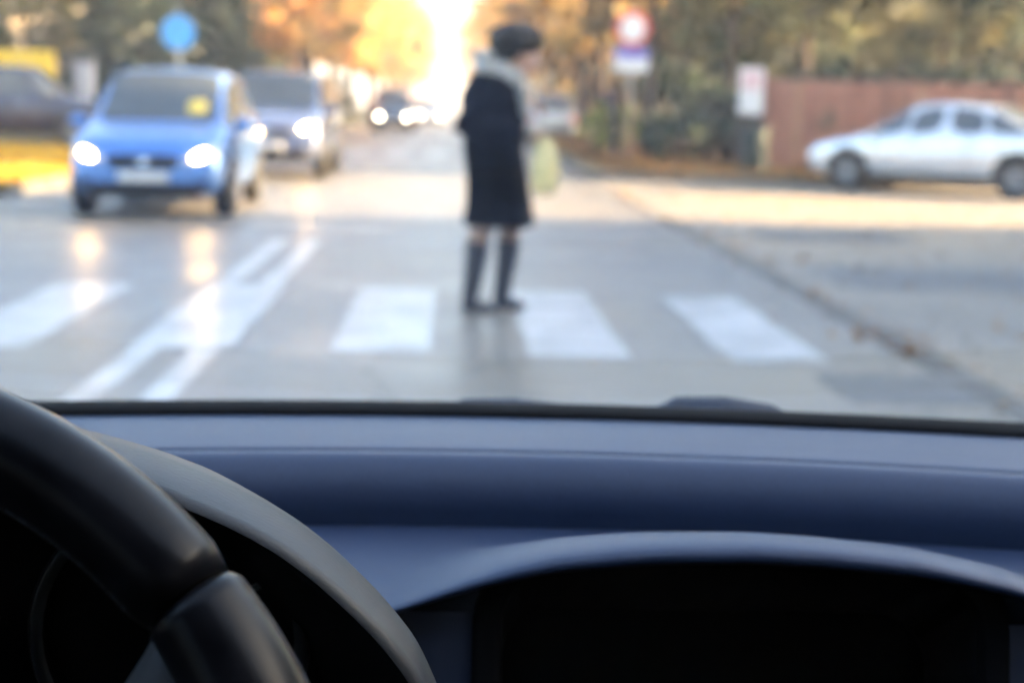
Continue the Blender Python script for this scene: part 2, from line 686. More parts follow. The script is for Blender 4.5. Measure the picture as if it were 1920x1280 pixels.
SPECS = {
    'mpv': dict(L=4.2, wb=(1.36, -1.28), rw=.31, tr=.76, st=[
        (-2.12, .72, .36, .82, .87, 0, 0), (-2.06, .81, .25, .98, 1.03, 0, 0), (-1.72, .855, .20, 1.01, 1.56, .62, 1),
        (-.58, .875, .19, .99, 1.64, .66, 1), (-.50, .875, .19, .99, 1.64, .66, 1), (.42, .875, .19, .97, 1.61, .65, 1),
        (1.22, .865, .19, .95, 1.00, 0, 0), (1.70, .84, .20, .87, .93, 0, 0), (2.00, .78, .24, .74, .81, 0, 0), (2.12, .66, .30, .58, .63, 0, 0)]),
    'suv': dict(L=4.4, wb=(1.38, -1.32), rw=.36, tr=.80, st=[
        (-2.20, .74, .42, .90, .96, 0, 0), (-2.14, .84, .32, 1.08, 1.14, 0, 0), (-1.85, .885, .26, 1.11, 1.68, .66, 1),
        (-.60, .90, .25, 1.09, 1.75, .70, 1), (-.52, .90, .25, 1.09, 1.75, .70, 1), (.50, .90, .25, 1.08, 1.72, .69, 1),
        (1.12, .89, .25, 1.06, 1.11, 0, 0), (1.75, .87, .26, 1.00, 1.06, 0, 0), (2.08, .82, .30, .88, .95, 0, 0), (2.20, .72, .38, .68, .74, 0, 0)]),
    'sedan': dict(L=4.5, wb=(1.40, -1.32), rw=.32, tr=.77, st=[
        (-2.28, .70, .40, .80, .85, 0, 0), (-2.20, .80, .26, .94, .99, 0, 0), (-1.50, .86, .19, .95, 1.03, 0, 0),
        (-.78, .875, .17, .93, 1.38, .60, 1), (-.20, .875, .17, .92, 1.43, .62, 1), (-.12, .875, .17, .92, 1.43, .62, 1),
        (.42, .875, .17, .90, 1.39, .61, 1), (1.22, .865, .17, .86, .92, 0, 0), (1.80, .83, .19, .77, .82, 0, 0), (2.14, .76, .23, .66, .71, 0, 0),
        (2.26, .64, .30, .52, .57, 0, 0)]),
    'own': dict(L=4.2, wb=(1.52, -1.08), rw=.31, tr=.76, st=[
        (-2.05, .72, .36, .86, .91, 0, 0), (-1.98, .81, .25, .98, 1.03, 0, 0), (-1.55, .855, .20, .99, 1.42, .60, 1),
        (-.58, .875, .19, .97, 1.50, .64, 1), (-.50, .875, .19, .97, 1.50, .64, 1), (.22, .875, .19, .96, 1.465, .63, 1),
        (1.17, .865, .19, .90, .965, 0, 0), (1.75, .84, .20, .79, .85, 0, 0), (2.10, .78, .24, .68, .73, 0, 0), (2.24, .66, .30, .54, .59, 0, 0)]),
}
CAR_CACHE = {}


def submesh(me, idx, name):
    bm = bmesh.new()
    bm.from_mesh(me)
    bmesh.ops.delete(bm, geom=[f for f in bm.faces if f.material_index not in idx], context='FACES')
    for f in bm.faces:
        f.material_index = 0
        f.smooth = True
    r = bpy.data.meshes.new(name)
    bm.to_mesh(r)
    bm.free()
    return r


def islands(me, name):
    """split a mesh into its loose pieces"""
    bm = bmesh.new()
    bm.from_mesh(me)
    seen, out = set(), []
    bm.faces.ensure_lookup_table()
    for f in bm.faces:
        if f.index in seen:
            continue
        stack, grp = [f], []
        seen.add(f.index)
        while stack:
            q = stack.pop()
            grp.append(q)
            for e in q.edges:
                for n in e.link_faces:
                    if n.index not in seen:
                        seen.add(n.index)
                        stack.append(n)
        vm, V, F = {}, [], []
        for q in grp:
            fc = []
            for v in q.verts:
                if v.index not in vm:
                    vm[v.index] = len(V)
                    V.append(v.co.copy())
                fc.append(vm[v.index])
            F.append(fc)
        if len(F) > 2:
            out.append(MB().add(V, F).mesh(name, True, False))
    bm.free()
    return out


def car_shell(kind):
    if kind in CAR_CACHE:
        return CAR_CACHE[kind]
    sp = SPECS[kind]
    st = sp['st']
    rings = [section(s) for s in st]
    n = len(rings[0])
    bm = bmesh.new()
    vs_ = [[bm.verts.new(p) for p in r] for r in rings]
    win = {1: [], 2: [], 3: []}
    side = {}
    for i in range(len(st) - 1):
        ga, gb = st[i][6], st[i + 1][6]
        pillar = abs(st[i + 1][0] - st[i][0]) < .12 and ga and gb
        for j in range(n):
            f = bm.faces.new((vs_[i][j], vs_[i][(j + 1) % n], vs_[i + 1][(j + 1) % n], vs_[i + 1][j]))
            row = j if j < 8 else n - 1 - j
            if row in (6, 7) and ga != gb:
                win[1 if ga else 3].append(f)
            elif row == 5 and (ga or gb) and not pillar:
                win[2].append(f)
                side.setdefault((j, i if (ga and gb) else (i, 'q')), []).append(f)
    bm.faces.new(list(reversed(vs_[0])))
    bm.faces.new(vs_[-1])
    bmesh.ops.recalc_face_normals(bm, faces=bm.faces)
    cl = bm.edges.layers.float.get('crease_edge') or bm.edges.layers.float.new('crease_edge')
    vl_ = bm.verts.layers.float.get('crease_vert') or bm.verts.layers.float.new('crease_vert')
    groups = [(1, win[1], .045), (3, win[3], .05)] + [(2, fs, .022) for fs in side.values()]
    for idx, fs, th in groups:
        bmesh.ops.inset_region(bm, faces=fs, thickness=th, depth=0, use_even_offset=True)
        for f in fs:
            f.material_index = idx
        es = set(e for f in fs for e in f.edges)
        for v in set(v for f in fs for v in f.verts):
            if sum(1 for q in v.link_faces if q in fs) == 1:
                v[vl_] = .8
        for e in es:
            k = sum(1 for q in e.link_faces if q in fs)
            if k == 1:
                e[cl] = 1.0
    # crease the foot of the windscreen and the sill line
    for i in range(len(st) - 1):
        if st[i][6] and not st[i + 1][6]:
            for e in bm.edges:
                if all(any(v is q for q in vs_[i + 1][6:11]) for v in e.verts):
                    e[cl] = .9
    me = bpy.data.meshes.new('shell')
    bm.to_mesh(me)
    bm.free()
    for q in ('paint', 'ws', 'sw', 'rw', 'well'):
        me.materials.append(MATS['black_plastic'])
    o = bpy.data.objects.new('shell', me)
    COL.objects.link(o)
    o.modifiers.new('s', 'SUBSURF').levels = 3
    cut = []
    for y in sp['wb']:
        for s in (-1, 1):
            cm = MB().lathe([(sp['rw'] + .055, .60), (sp['rw'] + .055, .60 + .5)], 28, 'X', (0, y, sp['rw'])).mesh('cut')
            if s < 0:
                for v in cm.vertices:
                    v.co.x *= -1
                cm.flip_normals()
            for q in range(5):
                cm.materials.append(MATS['black_plastic'])
            for p in cm.polygons:
                p.material_index = 4
            c = bpy.data.objects.new('cut', cm)
            COL.objects.link(c)
            b = o.modifiers.new('b', 'BOOLEAN')
            b.operation = 'DIFFERENCE'
            b.solver = 'EXACT'
            b.object = c
            cut.append(c)
    dg = bpy.context.evaluated_depsgraph_get()
    dg.update()
    me2 = bpy.data.meshes.new_from_object(o.evaluated_get(dg))
    for c in cut + [o]:
        bpy.data.objects.remove(c)
    bm = bmesh.new()
    bm.from_mesh(me2)
    bvh = BVHTree.FromBMesh(bm)
    bm.free()
    r = dict(body=submesh(me2, (0,), 'body'), well=islands(submesh(me2, (4,), 'wheel_well'), 'wheel_well'), ws=submesh(me2, (1,), 'windscreen'),
             rw=submesh(me2, (3,), 'rear_window'), sw=islands(submesh(me2, (2,), 'side_window'), 'side_window'), bvh=bvh, parts={})
    CAR_CACHE[kind] = r
    return r


def project(bvh, quad, axis, sgn, off=.012, nu=10, nv=6, rnd=0.0):
    """a plate shaped to the bodywork: quad of four (a, z) corners thrown onto the body along an axis"""
    V, ok = [], []
    for j in range(nv + 1):
        for i in range(nu + 1):
            u, v = i / nu, j / nv
            if rnd:   # pull the corners in to an oval
                uu, vv = 2 * u - 1, 2 * v - 1
                ku = 1 - rnd * .35 * vv * vv
                kv = 1 - rnd * .35 * uu * uu
                u, v = (uu * ku + 1) / 2, (vv * kv + 1) / 2
            a = [(1 - u) * ((1 - v) * quad[0][k] + v * quad[3][k]) + u * ((1 - v) * quad[1][k] + v * quad[2][k]) for k in (0, 1)]
            if axis == 'Y':
                o_, d = Vector((a[0], 6 * sgn, a[1])), Vector((0, -sgn, 0))
            else:
                o_, d = Vector((6 * sgn, a[0], a[1])), Vector((-sgn, 0, 0))
            h = bvh.ray_cast(o_, d)
            if h[0] is None:
                h = bvh.find_nearest(o_)
            V.append(h[0] - d * off)
    F = []
    n = nu + 1
    for j in range(nv):
        for i in range(nu):
            F.append((j * n + i, j * n + i + 1, (j + 1) * n + i + 1, (j + 1) * n + i))
    k = len(V)
    back = Vector((0, -sgn, 0)) if axis == 'Y' else Vector((-sgn, 0, 0))
    rim = [i for i in range(n)] + [j * n + nu for j in range(1, nv + 1)] + [nv * n + i for i in range(nu - 1, -1, -1)] + [j * n for j in range(nv - 1, 0, -1)]
    V += [V[i] + back * .035 for i in rim]
    m = len(rim)
    for i in range(m):
        F.append((rim[i], rim[(i + 1) % m], k + (i + 1) % m, k + i))
    return MB().add(V, F).mesh('plate', True)


def wheel_meshes(kind):
    key = ('wheel', SPECS[kind]['rw'])
    if key in CAR_CACHE:
        return CAR_CACHE[key]
    r = SPECS[kind]['rw']
    ty = MB().lathe([(r * .66, -.09), (r * .78, -.105), (r * .93, -.10), (r * .99, -.075), (r, 0), (r * .99, .075), (r * .93, .10),
                     (r * .78, .105), (r * .66, .09)], 32, 'X', cap=False).mesh('tyre', True)
    rm = MB().lathe([(r * .67, -.09), (r * .66, .06), (r * .60, .085), (r * .58, .05), (r * .10, .03), (.001, .03)], 32, 'X')
    for k in range(5):
        a = 2 * math.pi * k / 5
        M = Matrix.Rotation(a, 4, 'X')
        rm.box(.03, .088, -.035, .035, r * .08, r * .63, bev=.008, M=M)
    rm.lathe([(r * .16, .03), (r * .16, .095), (r * .12, .10), (.001, .10)], 16, 'X')
    CAR_CACHE[key] = (ty, rm.mesh('rim'))
    return CAR_CACHE[key]


def car(name, kind, paint, label, loc, rz, lights='off', group=None, wheels=True, sides=True, scale=1.0, glass=None):
    sh = car_shell(kind)
    sp = SPECS[kind]
    t = thing(name, label, 'car' if 'van' not in name else 'van', loc, rz, group)
    t.scale = (scale,) * 3
    glass = glass or M_GLASS
    body = obj('body', sh['body'], paint, t)
    for q in sh['well']:
        obj('wheel_well', q, M_WELL, t)
    obj('windscreen', sh['ws'], glass, t)
    obj('rear_window', sh['rw'], glass, t)
    for q in sh['sw']:
        obj('side_window', q, glass, t)
    B = sh['bvh']
    P = sh['parts']

    def pl(key, pname, quad, axis, sgn, m, parent=t, **kw):
        if key not in P:
            P[key] = project(B, quad, axis, sgn, **kw)
        return obj(pname, P[key], m, parent)
    f8, f7 = sp['st'][-1], sp['st'][-2]
    zt, zl = f7[3], f8[2]
    wf = f7[1]
    hm = {'off': M_LAMP_OFF, 'on': M_HEAD, 'far': M_HEAD_FAR}[lights]
    for s in (-1, 1):
        pl(('h', s), 'headlight', [(s * wf * .50, zt - .16), (s * wf * .97, zt - .10), (s * wf * .99, zt + .06), (s * wf * .60, zt - .02)], 'Y', 1, M_LAMP_OFF if lights != 'off' else hm, rnd=.5)
        # the lit bulb behind the lens cover
        pl(('hb', s), 'headlight_bulb', [(s * wf * .64, zt - .115), (s * wf * .84, zt - .09), (s * wf * .86, zt + .005), (s * wf * .68, zt - .045)], 'Y', 1, hm, rnd=.8, off=.02, nu=4, nv=3)
        pl(('f', s), 'fog_lamp', [(s * wf * .68, zl + .05), (s * wf * .86, zl + .05), (s * wf * .86, zl + .12), (s * wf * .68, zl + .12)], 'Y', 1, M_WELL, rnd=.8)
        r1 = sp['st'][1]
        pl(('t', s), 'tail_light', [(s * r1[1] * .70, r1[3] - .30), (s * r1[1] * .97, r1[3] - .32), (s * r1[1] * .96, r1[3] - .06), (s * r1[1] * .74, r1[3] - .08)], 'Y', -1, M_TAIL, rnd=.5)
        zm = sp['st'][-4][3]
        ym = sp['st'][-4][0] - .28
        if ('m',) not in P:
            mb = MB().ball((0, 0, 0), (.105, .05, .075), 14, 10)
            mb.box(-.12, -.06, -.02, .02, -.055, -.025, bev=.006)
            P[('m',)] = mb.mesh('mirror', True)
        mo = obj('wing_mirror', P[('m',)], paint, t, (s * (sp['st'][-4][1] * .94 + .10), ym, zm + .045))
        mo.scale = (s, 1, 1)
        if sides:
            bel = sp['st'][4][3]
            for k, (yy) in enumerate((-.62, .30)):
                pl(('dh', s, k), 'door_handle', [(yy - .10, bel - .16), (yy + .10, bel - .16), (yy + .10, bel - .125), (yy - .10, bel - .125)], 'X', s, M_CHROME, nu=6, nv=2, off=.018, rnd=.4)
            ys = [(-.54, 0), (.98, .10), (-1.30 if kind != 'sedan' else -1.05, .0)]
            for k, (yy, sl_) in enumerate(ys):
                if k == 2 and kind != 'sedan':
                    zz0 = .62
                else:
                    zz0 = .30
                pl(('ds', s, k), 'door_gap', [(yy - .006 - sl_ * .3, zz0), (yy + .006 - sl_ * .3, zz0), (yy + .006, bel - .03), (yy - .006, bel - .03)], 'X', s, M_WELL, nu=1, nv=10, off=.002)
            pl(('sill', s), 'sill_trim', [(-.90, .21 if kind != 'suv' else .28), (.98, .21 if kind != 'suv' else .28), (.98, .30 if kind != 'suv' else .40), (-.90, .30 if kind != 'suv' else .40)], 'X', s, M_WELL, nu=12, nv=2, off=.006)
    gz = zt - .135
    gr = pl(('g',), 'grille', [(-wf * .46, gz - .075), (wf * .46, gz - .075), (wf * .52, gz + .075), (-wf * .52, gz + .075)], 'Y', 1, M_WELL, rnd=.35, off=.014)
    for k in range(3):
        pl(('gb', k), 'grille_bar', [(-wf * .43, gz - .05 + k * .038), (wf * .43, gz - .05 + k * .038), (wf * .43, gz - .038 + k * .038), (-wf * .43, gz - .038 + k * .038)], 'Y', 1, MATS['dull_bar'], parent=gr, nv=1, off=.02)
    pl(('badge',), 'badge', [(-.06, gz - .03), (.06, gz - .03), (.06, gz + .05), (-.06, gz + .05)], 'Y', 1, M_CHROME, rnd=1, off=.028)
    pl(('np',), 'number_plate', [(-.26, zl + .10), (.26, zl + .10), (.26, zl + .20), (-.26, zl + .20)], 'Y', 1, M_PLATE, off=.024)
    pl(('int',), 'lower_intake', [(-wf * .80, zl - .05), (wf * .80, zl - .05), (wf * .70, zl + .085), (-wf * .70, zl + .085)], 'Y', 1, M_WELL, rnd=.3)
    r1 = sp['st'][1]
    pl(('rnp',), 'number_plate', [(-.26, r1[3] - .42), (.26, r1[3] - .42), (.26, r1[3] - .31), (-.26, r1[3] - .31)], 'Y', -1, M_PLATE)
    pl(('rb',), 'rear_bumper', [(-r1[1] * .85, .30), (r1[1] * .85, .30), (r1[1] * .85, .42), (-r1[1] * .85, .42)], 'Y', -1, M_WELL)
    ty, rm = wheel_meshes(kind)
    for y in sp['wb']:
        for s in (-1, 1):
            wo = obj('wheel', rm, M_RIM, t, (s * sp['tr'], y, sp['rw']), (0, 0, 0 if s > 0 else math.pi))
            obj('tyre', ty, M_TYRE, wo)
    return t, P, B


def paint_mat(name, col, metal=.35, rough=.22):
    return mat(name, col, rough, metal, nscale=2, coat=.9, col2=tuple(c * .9 for c in col))


P_BLUE = paint_mat('blue_paint', (0.11, 0.27, 0.66), .55, .30)
P_NAVY = paint_mat('slate_paint', (0.16, 0.20, 0.33))
P_DARK = paint_mat('dark_paint', (0.035, 0.04, 0.075))
P_SILV = paint_mat('silver_paint', (0.70, 0.73, 0.77), .45, .25)
P_RED = paint_mat('red_paint', (0.5, 0.06, 0.05))
P_GREY = paint_mat('grey_paint', (0.14, 0.15, 0.17))
P_OWN = paint_mat('own_paint', (0.02, 0.028, 0.05))

t, P_, B_ = car('car', 'mpv', P_BLUE, 'bright blue people carrier with lit headlights, nearest oncoming car', (-3.14, 17.65, 0.004), math.pi + R(1), 'on', scale=.965)
# yellow reflection in its windscreen, modelled as a coloured plate on the glass
if 'screen_reflection' not in P_:
    P_['screen_reflection'] = project(B_, [(-.52, 1.10), (-.30, 1.10), (-.30, 1.27), (-.52, 1.27)], 'Y', 1, off=.006, rnd=.6)
obj('windscreen_reflection', P_['screen_reflection'], mat('yellow_reflection', (.75, .55, .10), .6), t)
car('car', 'suv', P_NAVY, 'slate blue off-road car with lit headlights, following close behind the blue car', (-2.88, 26.3, .004), math.pi, 'on')
car('car', 'suv', P_DARK, 'dark blue car seen from the side, standing beyond the yellow leaves on the left', (-9.3, 33.2, .12), -math.pi / 2 + R(4), 'off')
car('car', 'sedan', P_SILV, 'silver saloon heading away past the red-brown fence on the right', (8.15, 24.4, .004), R(48), 'off', scale=1.04)
car('car', 'mpv', P_GREY, 'far dark oncoming car with two round bright headlights, left of the pedestrian', (-2.45, 68, .004), math.pi, 'far')
car('van', 'suv', P_RED, 'far red van driving behind the dark oncoming car', (-2.9, 78, .004), math.pi, 'off', scale=1.18)
car('car', 'sedan', P_SILV, 'pale oncoming saloon with bright headlights behind the far red van', (-1.2, 92, .004), math.pi, 'far')
car('car', 'mpv', P_BLUE, 'distant blue oncoming car, last but one in the queue', (-3.0, 106, .004), math.pi, 'far')
car('car', 'suv', P_GREY, 'distant grey oncoming car at the very end of the queue', (-2.2, 121, .004), math.pi, 'far')
car('car', 'mpv', P_SILV, 'pale parked car far off at the right kerb, just beside the pedestrian', (3.35, 52, .06), R(-1), 'off')

# ------------------------------------------------------------------ own car, the camera sits inside it
own = thing('own_car', 'dark blue car whose dashboard and steering wheel fill the foreground', 'car', (0, 0, 0), YAW)
CX = .10
osh = car_shell('own')
M_PANE = pane_mat('clear_pane')
M_PANE_S = pane_mat('dimming_side_pane', (.16, .17, .18))  # unseen side glass, darkened to keep daylight out of the cabin
M_PANE_R = pane_mat('dimming_rear_pane', (.10, .11, .12))  # unseen rear glass, darkened likewise so less light reaches the dash
M_DASH = mat('dash_plastic', (0.0215, 0.0355, 0.076), .48, col2=(0.0185, 0.0305, 0.066), nscale=420, bump=.08, bscale=520, spec=.4, rvar=.05)
M_DASH_D = mat('dash_plastic_shaded', (0.012, 0.019, 0.040), .5, col2=(0.010, 0.016, 0.034), nscale=40, bump=.05, bscale=900)  # darker copy of the dash plastic: shade under the lip put into the colour
M_BLACK = mat('matt_black', (0.0025, 0.0025, 0.003), .9, spec=.1)
M_RUBBER = mat('seal_rubber', (0.004, 0.004, 0.005), .9, spec=.12)
M_LEATHER = mat('wheel_leather', (0.0025, 0.0025, 0.0035), .29, spec=.15, col2=(0.008, 0.008, 0.010), nscale=60, bump=.02, bscale=1400, rvar=.03)
M_HOOD = mat('hood_plastic', (0.0150, 0.0180, 0.0225), .5, col2=(0.0135, 0.0163, 0.0205), nscale=420, bump=.05, bscale=520, spec=.4)
for q in osh['well']:
    obj('wheel_well', q, M_WELL, own, (CX, 0, 0))
for key, nm, m in (('body', 'bodywork', P_OWN), ('ws', 'windscreen', M_PANE), ('rw', 'rear_window', M_PANE_R)):
    obj(nm, osh[key], m, own, (CX, 0, 0))
for q in osh['sw']:
    obj('side_window', q, M_PANE_S, own, (CX, 0, 0))
ty, rm = wheel_meshes('own')
for y in SPECS['own']['wb']:
    for s in (-1, 1):
        wo = obj('wheel', rm, M_RIM, own, (CX + s * .76, y, .31), (0, 0, 0 if s > 0 else math.pi))
        obj('tyre', ty, M_TYRE, wo)
# headlining, floor, seats
hl = MB()
rings = []
for y in (.16, -.5, -1.1, -1.5):
    zz = {.16: 1.425, -.5: 1.462, -1.1: 1.44, -1.5: 1.39}[y]
    rings.append([(CX + x, y, zz - .10 * (abs(x) / .58) ** 3) for x in np.linspace(-.58, .58, 13)])
hl.loft(rings, closed=False)
hl.build('headlining', mat('headlining_cloth', (.06, .06, .065), .95, bump=.2, bscale=300), own, True)
MB().box(CX - .78, CX + .78, -1.6, 1.0, .235, .255).build('floor_mat', mat('carpet', (.02, .02, .022), .98, bump=.3, bscale=200), own)
M_SEAT = mat('seat_cloth', (.045, .05, .06), .95, bump=.3, bscale=250, nscale=30)


def seat(x):
    r1 = []
    b = MB()
    b.box(x - .25, x + .25, -.42, .06, .36, .52, bev=.06)
    so = b.build('seat', M_SEAT, own, True)
    Mx = Matrix.Translation((x, -.50, .45)) @ Matrix.Rotation(R(-18), 4, 'X')
    MB().box(-.24, .24, -.07, .07, 0, .64, bev=.05, M=Mx).build('backrest', M_SEAT, so, True)
    Mh = Matrix.Translation((x, -.725, 1.14)) @ Matrix.Rotation(R(-12), 4, 'X')
    MB().box(-.13, .13, -.045, .045, 0, .18, bev=.035, M=Mh).build('head_restraint', M_SEAT, so, True)


seat(CX - .36)
seat(CX + .37)


def c(x, y, z, k=.85):
    """cabin measures taken from eye height"""
    return (x * k, y * k, CAM_H + (z - CAM_H) * k)


def curve_y(y0, x, k=.27):
    return y0 - k * (x - .03) ** 2


XS = np.linspace(-.80, 1.02, 92)
# dash top against the glass
prof = [(1.262, .970), (1.255, .9845), (1.20, .9850), (1.13, .9856), (1.075, .9858), (1.0655, .9850), (1.0635, .978)]
MB().loft([[c(x, curve_y(y, x), z) for y, z in prof] for x in XS], closed=False).build('dashboard_top', M_DASH, own, True)
prof = [(1.0625, .976), (1.0615, .9835), (1.0585, .9862), (1.052, .9866), (1.045, .9848), (1.0385, .9800), (1.0330, .973), (1.0300, .965),
        (1.0285, .957), (1.0300, .949), (1.0315, .942), (1.0320, .937)]
MB().loft([[c(x, curve_y(y, x), z) for y, z in prof] for x in XS], closed=False).build('dashboard_roll', M_DASH, own, True)
# black rubber seal along the foot of the windscreen
prof = [(1.186, .9852), (1.187, .9885), (1.193, .9905), (1.216, .9908), (1.226, .9898), (1.231, .9845)]
MB().loft([[c(x, curve_y(y, x, .235), z) for y, z in prof] for x in XS], closed=False).build('windscreen_seal', M_RUBBER, own, True)
# shelf with the arched cowl of the open tray
hx = [-.078, -.067, -.033, -.005, .028, .069, .093, .148, .189, .244, .304, .335, .356]
hz = [0, .0035, .0165, .0260, .0345, .0398, .0418, .0437, .0422, .0375, .0250, .011, 0]
xs2 = np.concatenate([np.linspace(-.80, -.10, 20), np.linspace(-.095, .375, 95), np.linspace(.40, 1.02, 18)])
hs = np.interp(xs2, hx, hz)
ker = np.ones(5) / 5
hs = np.maximum(np.convolve(np.pad(hs, 2, 'edge'), ker, 'valid'), 0)
gy = [(1.046, 0, .9390), (1.02, 0, .9393), (1.0, .01, .9395), (.98, .07, .9398), (.955, .32, .9394), (.935, .60, .9385), (.915, .83, .9370), (.900, .94, .9357),
      (.885, 1.01, .9343), (.874, 1.04, .9332), (.866, 1.03, .9325), (.8615, 1.0, .9318), (.860, .95, .9305), (.863, .90, .9285), (.885, .86, .927)]
rings = []
for x, h in zip(xs2, hs):
    rings.append([c(x, curve_y(y, x) if y > .95 else y - .27 * (x - .03) ** 2 * max(0, (y - .86) / .09 if y < .95 else 1) - .05 * max(0, abs(x - .13) - .25), z + h * g_)
                  for y, g_, z in gy])
MB().loft(rings, closed=False).build('dashboard_shelf', M_DASH, own, True)
# fascia below, with the open tray
OX0, OX1, OZ0, OZ1 = -.006, .290, .79, .957


def fy(z):
    return .884 - (.93 - z) * .22


def sheet(x0, x1, z0, z1, nx=12, nz=8):
    return [[c(x0 + (x1 - x0) * i / nx, fy(z0 + (z1 - z0) * j / nz), z0 + (z1 - z0) * j / nz) for j in range(nz + 1)] for i in range(nx + 1)]


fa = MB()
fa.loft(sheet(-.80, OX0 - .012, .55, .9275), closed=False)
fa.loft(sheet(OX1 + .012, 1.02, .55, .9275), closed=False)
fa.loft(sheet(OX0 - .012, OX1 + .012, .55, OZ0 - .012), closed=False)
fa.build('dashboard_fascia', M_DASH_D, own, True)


def rrect(x0, x1, z0, z1, r, n=6):
    P = []
    for cx_, cz_, a0 in ((x1 - r, z1 - r, 0), (x0 + r, z1 - r, 90), (x0 + r, z0 + r, 180), (x1 - r, z0 + r, 270)):
        for i in range(n + 1):
            a = R(a0 + 90 * i / n)
            P.append((cx_ + r * math.cos(a), cz_ + r * math.sin(a)))
    return P


def fr(P, dy):
    return [c(x, fy(z) + dy, z) for x, z in P]


tr = MB()
A0 = rrect(OX0 - .014, OX1 + .014, OZ0 - .014, OZ1 + .008, .042)
A1 = rrect(OX0 - .009, OX1 + .009, OZ0 - .009, OZ1 + .005, .040)
A2 = rrect(OX0, OX1, OZ0, OZ1, .036)
A3 = rrect(OX0 + .004, OX1 - .004, OZ0 + .004, OZ1 - .003, .034)
tr.loft([fr(A0, .002), fr(A0, -.004), fr(A1, -.006), fr(A2, -.002)], cap=False)
tr.build('tray_frame', M_BLACK, own, True)
tr = MB()
A4 = [(x, z - .06) for x, z in A3]
tr.loft([fr(A2, -.002), fr(A3, .004), fr(A4, .12)], cap=False)
k = len(tr.v)
tr.f.append(tuple(range(k - len(A3), k)))
tr.build('open_tray', M_BLACK, own, False)

# instrument hood over the dials, in front of the steering wheel
WX = -.232
front = [(-.232, 1.1010), (-.20, 1.0995), (-.170, 1.0950), (-.136, 1.0855), (-.122, 1.0795), (-.104, 1.0720), (-.086, 1.0625), (-.069, 1.0500), (-.051, 1.0335),
         (-.040, 1.0210), (-.033, 1.0110), (-.027, .999), (-.021, .982), (-.016, .960), (-.013, .93)]
back = [(-.232, 1.0975), (-.215, 1.0962), (-.183, 1.0910), (-.152, 1.0830), (-.139, 1.0785), (-.127, 1.0740), (-.108, 1.0640), (-.087, 1.0510), (-.067, 1.0340),
        (-.052, 1.0160), (-.046, 1.0075), (-.042, .999), (-.034, .982), (-.028, .962), (-.024, .93)]


def crom(P, n=5):
    out = []
    for i in range(len(P) - 1):
        p0, p1, p2, p3 = (np.array(P[max(0, min(len(P) - 1, i + k))]) for k in (-1, 0, 1, 2))
        for j in range(n):
            u = j / n
            out.append(tuple(.5 * (2 * p1 + (p2 - p0) * u + (2 * p0 - 5 * p1 + 4 * p2 - p3) * u * u + (3 * p1 - p0 - 3 * p2 + p3) * u ** 3)))
    return out + [P[-1]]


def soften(P, it=6):
    A = np.array(P)
    for _ in range(it):
        A[1:-1] = .5 * A[1:-1] + .25 * (A[:-2] + A[2:])
    return [tuple(p) for p in A]


def full(P):
    P = soften(crom(P))
    return P[::-1] + [(2 * WX - x, z) for x, z in P[1:]]


def inner(P, d):
    """shrink an arch towards its middle"""
    return [(WX + (x - WX) * (1 - d / .20), z - d * .8) for x, z in P]


F0, B0 = full(front), full(back)
mid = [((a[0] + b[0]) / 2 + (.0035 if a[0] > WX else -.0035) * min(1, abs(a[0] - WX) / .1), (a[1] + b[1]) / 2 + .0030) for a, b in zip(F0, B0)]
rings = [[(x, .70, z - .045 if z > .95 else z) for x, z in inner(B0, .035)], [(x, .665, z - .012) for x, z in inner(B0, .010)], [(x, .632, z) for x, z in B0],
         [(x, .598, z) for x, z in mid], [(x, .566, z) for x, z in F0], [(x, .5615, z) for x, z in inner(F0, .0012)],
         [(x, .5605, z) for x, z in inner(F0, .0035)]]
MB().loft(rings, closed=False).build('instrument_hood', M_HOOD, own, True)
rings = [[(x, .5605, z) for x, z in inner(F0, .0035)], [(x, .566, z) for x, z in inner(F0, .0065)], [(x, .60, z) for x, z in inner(F0, .016)], [(x, .69, z) for x, z in inner(F0, .060)]]
MB().loft(rings, closed=False).build('hood_lining', M_BLACK, own, True)
ip = MB()
Pn = inner(F0, .055)
ip.add([(x, .685, z) for x, z in Pn], [tuple(range(len(Pn)))])
cl_ = ip.build('instrument_panel', M_BLACK, own)
for gx, gz_, gr_ in ((-.155, .985, .058), (-.31, .985, .058)):
    MB().lathe([(gr_, -.012), (gr_ + .004, -.016), (gr_ + .007, -.012), (gr_ + .007, 0)], 40, 'Y', (gx, .682, gz_), cap=False).build('dial_ring', mat('dull_ring', (.05, .055, .06), .35, .6), cl_, True)
    MB().lathe([(.0015, -.001), (gr_, -.001)], 40, 'Y', (gx, .682, gz_), cap=False).build('dial', mat('dial_face', (.003, .003, .004), .8, spec=.1), cl_)
    MB().box(-.0015, .0015, -.006, -.003, 0, gr_ * .85, M=Matrix.Translation((gx, .682, gz_)) @ Matrix.Rotation(R(60), 4, 'Y')).build('needle', mat('needle_grey', (.03, .03, .03), .5), cl_)

# steering wheel
WC = Vector((-.2355, .41, .964))
WM = Matrix.Translation(WC) @ Matrix.Rotation(R(-22), 4, 'X')   # local: x right, z up in the wheel plane, -y to the driver
sw = bpy.data.objects.new('steering_wheel', None)
COL.objects.link(sw)
sw.parent = own
sw.matrix_local = WM
RR, TR = .1825, .0172


def arc(a0, a1, n, r=RR):
    return [(r * math.cos(R(a0 + (a1 - a0) * i / n)), 0, r * math.sin(R(a0 + (a1 - a0) * i / n))) for i in range(n + 1)]


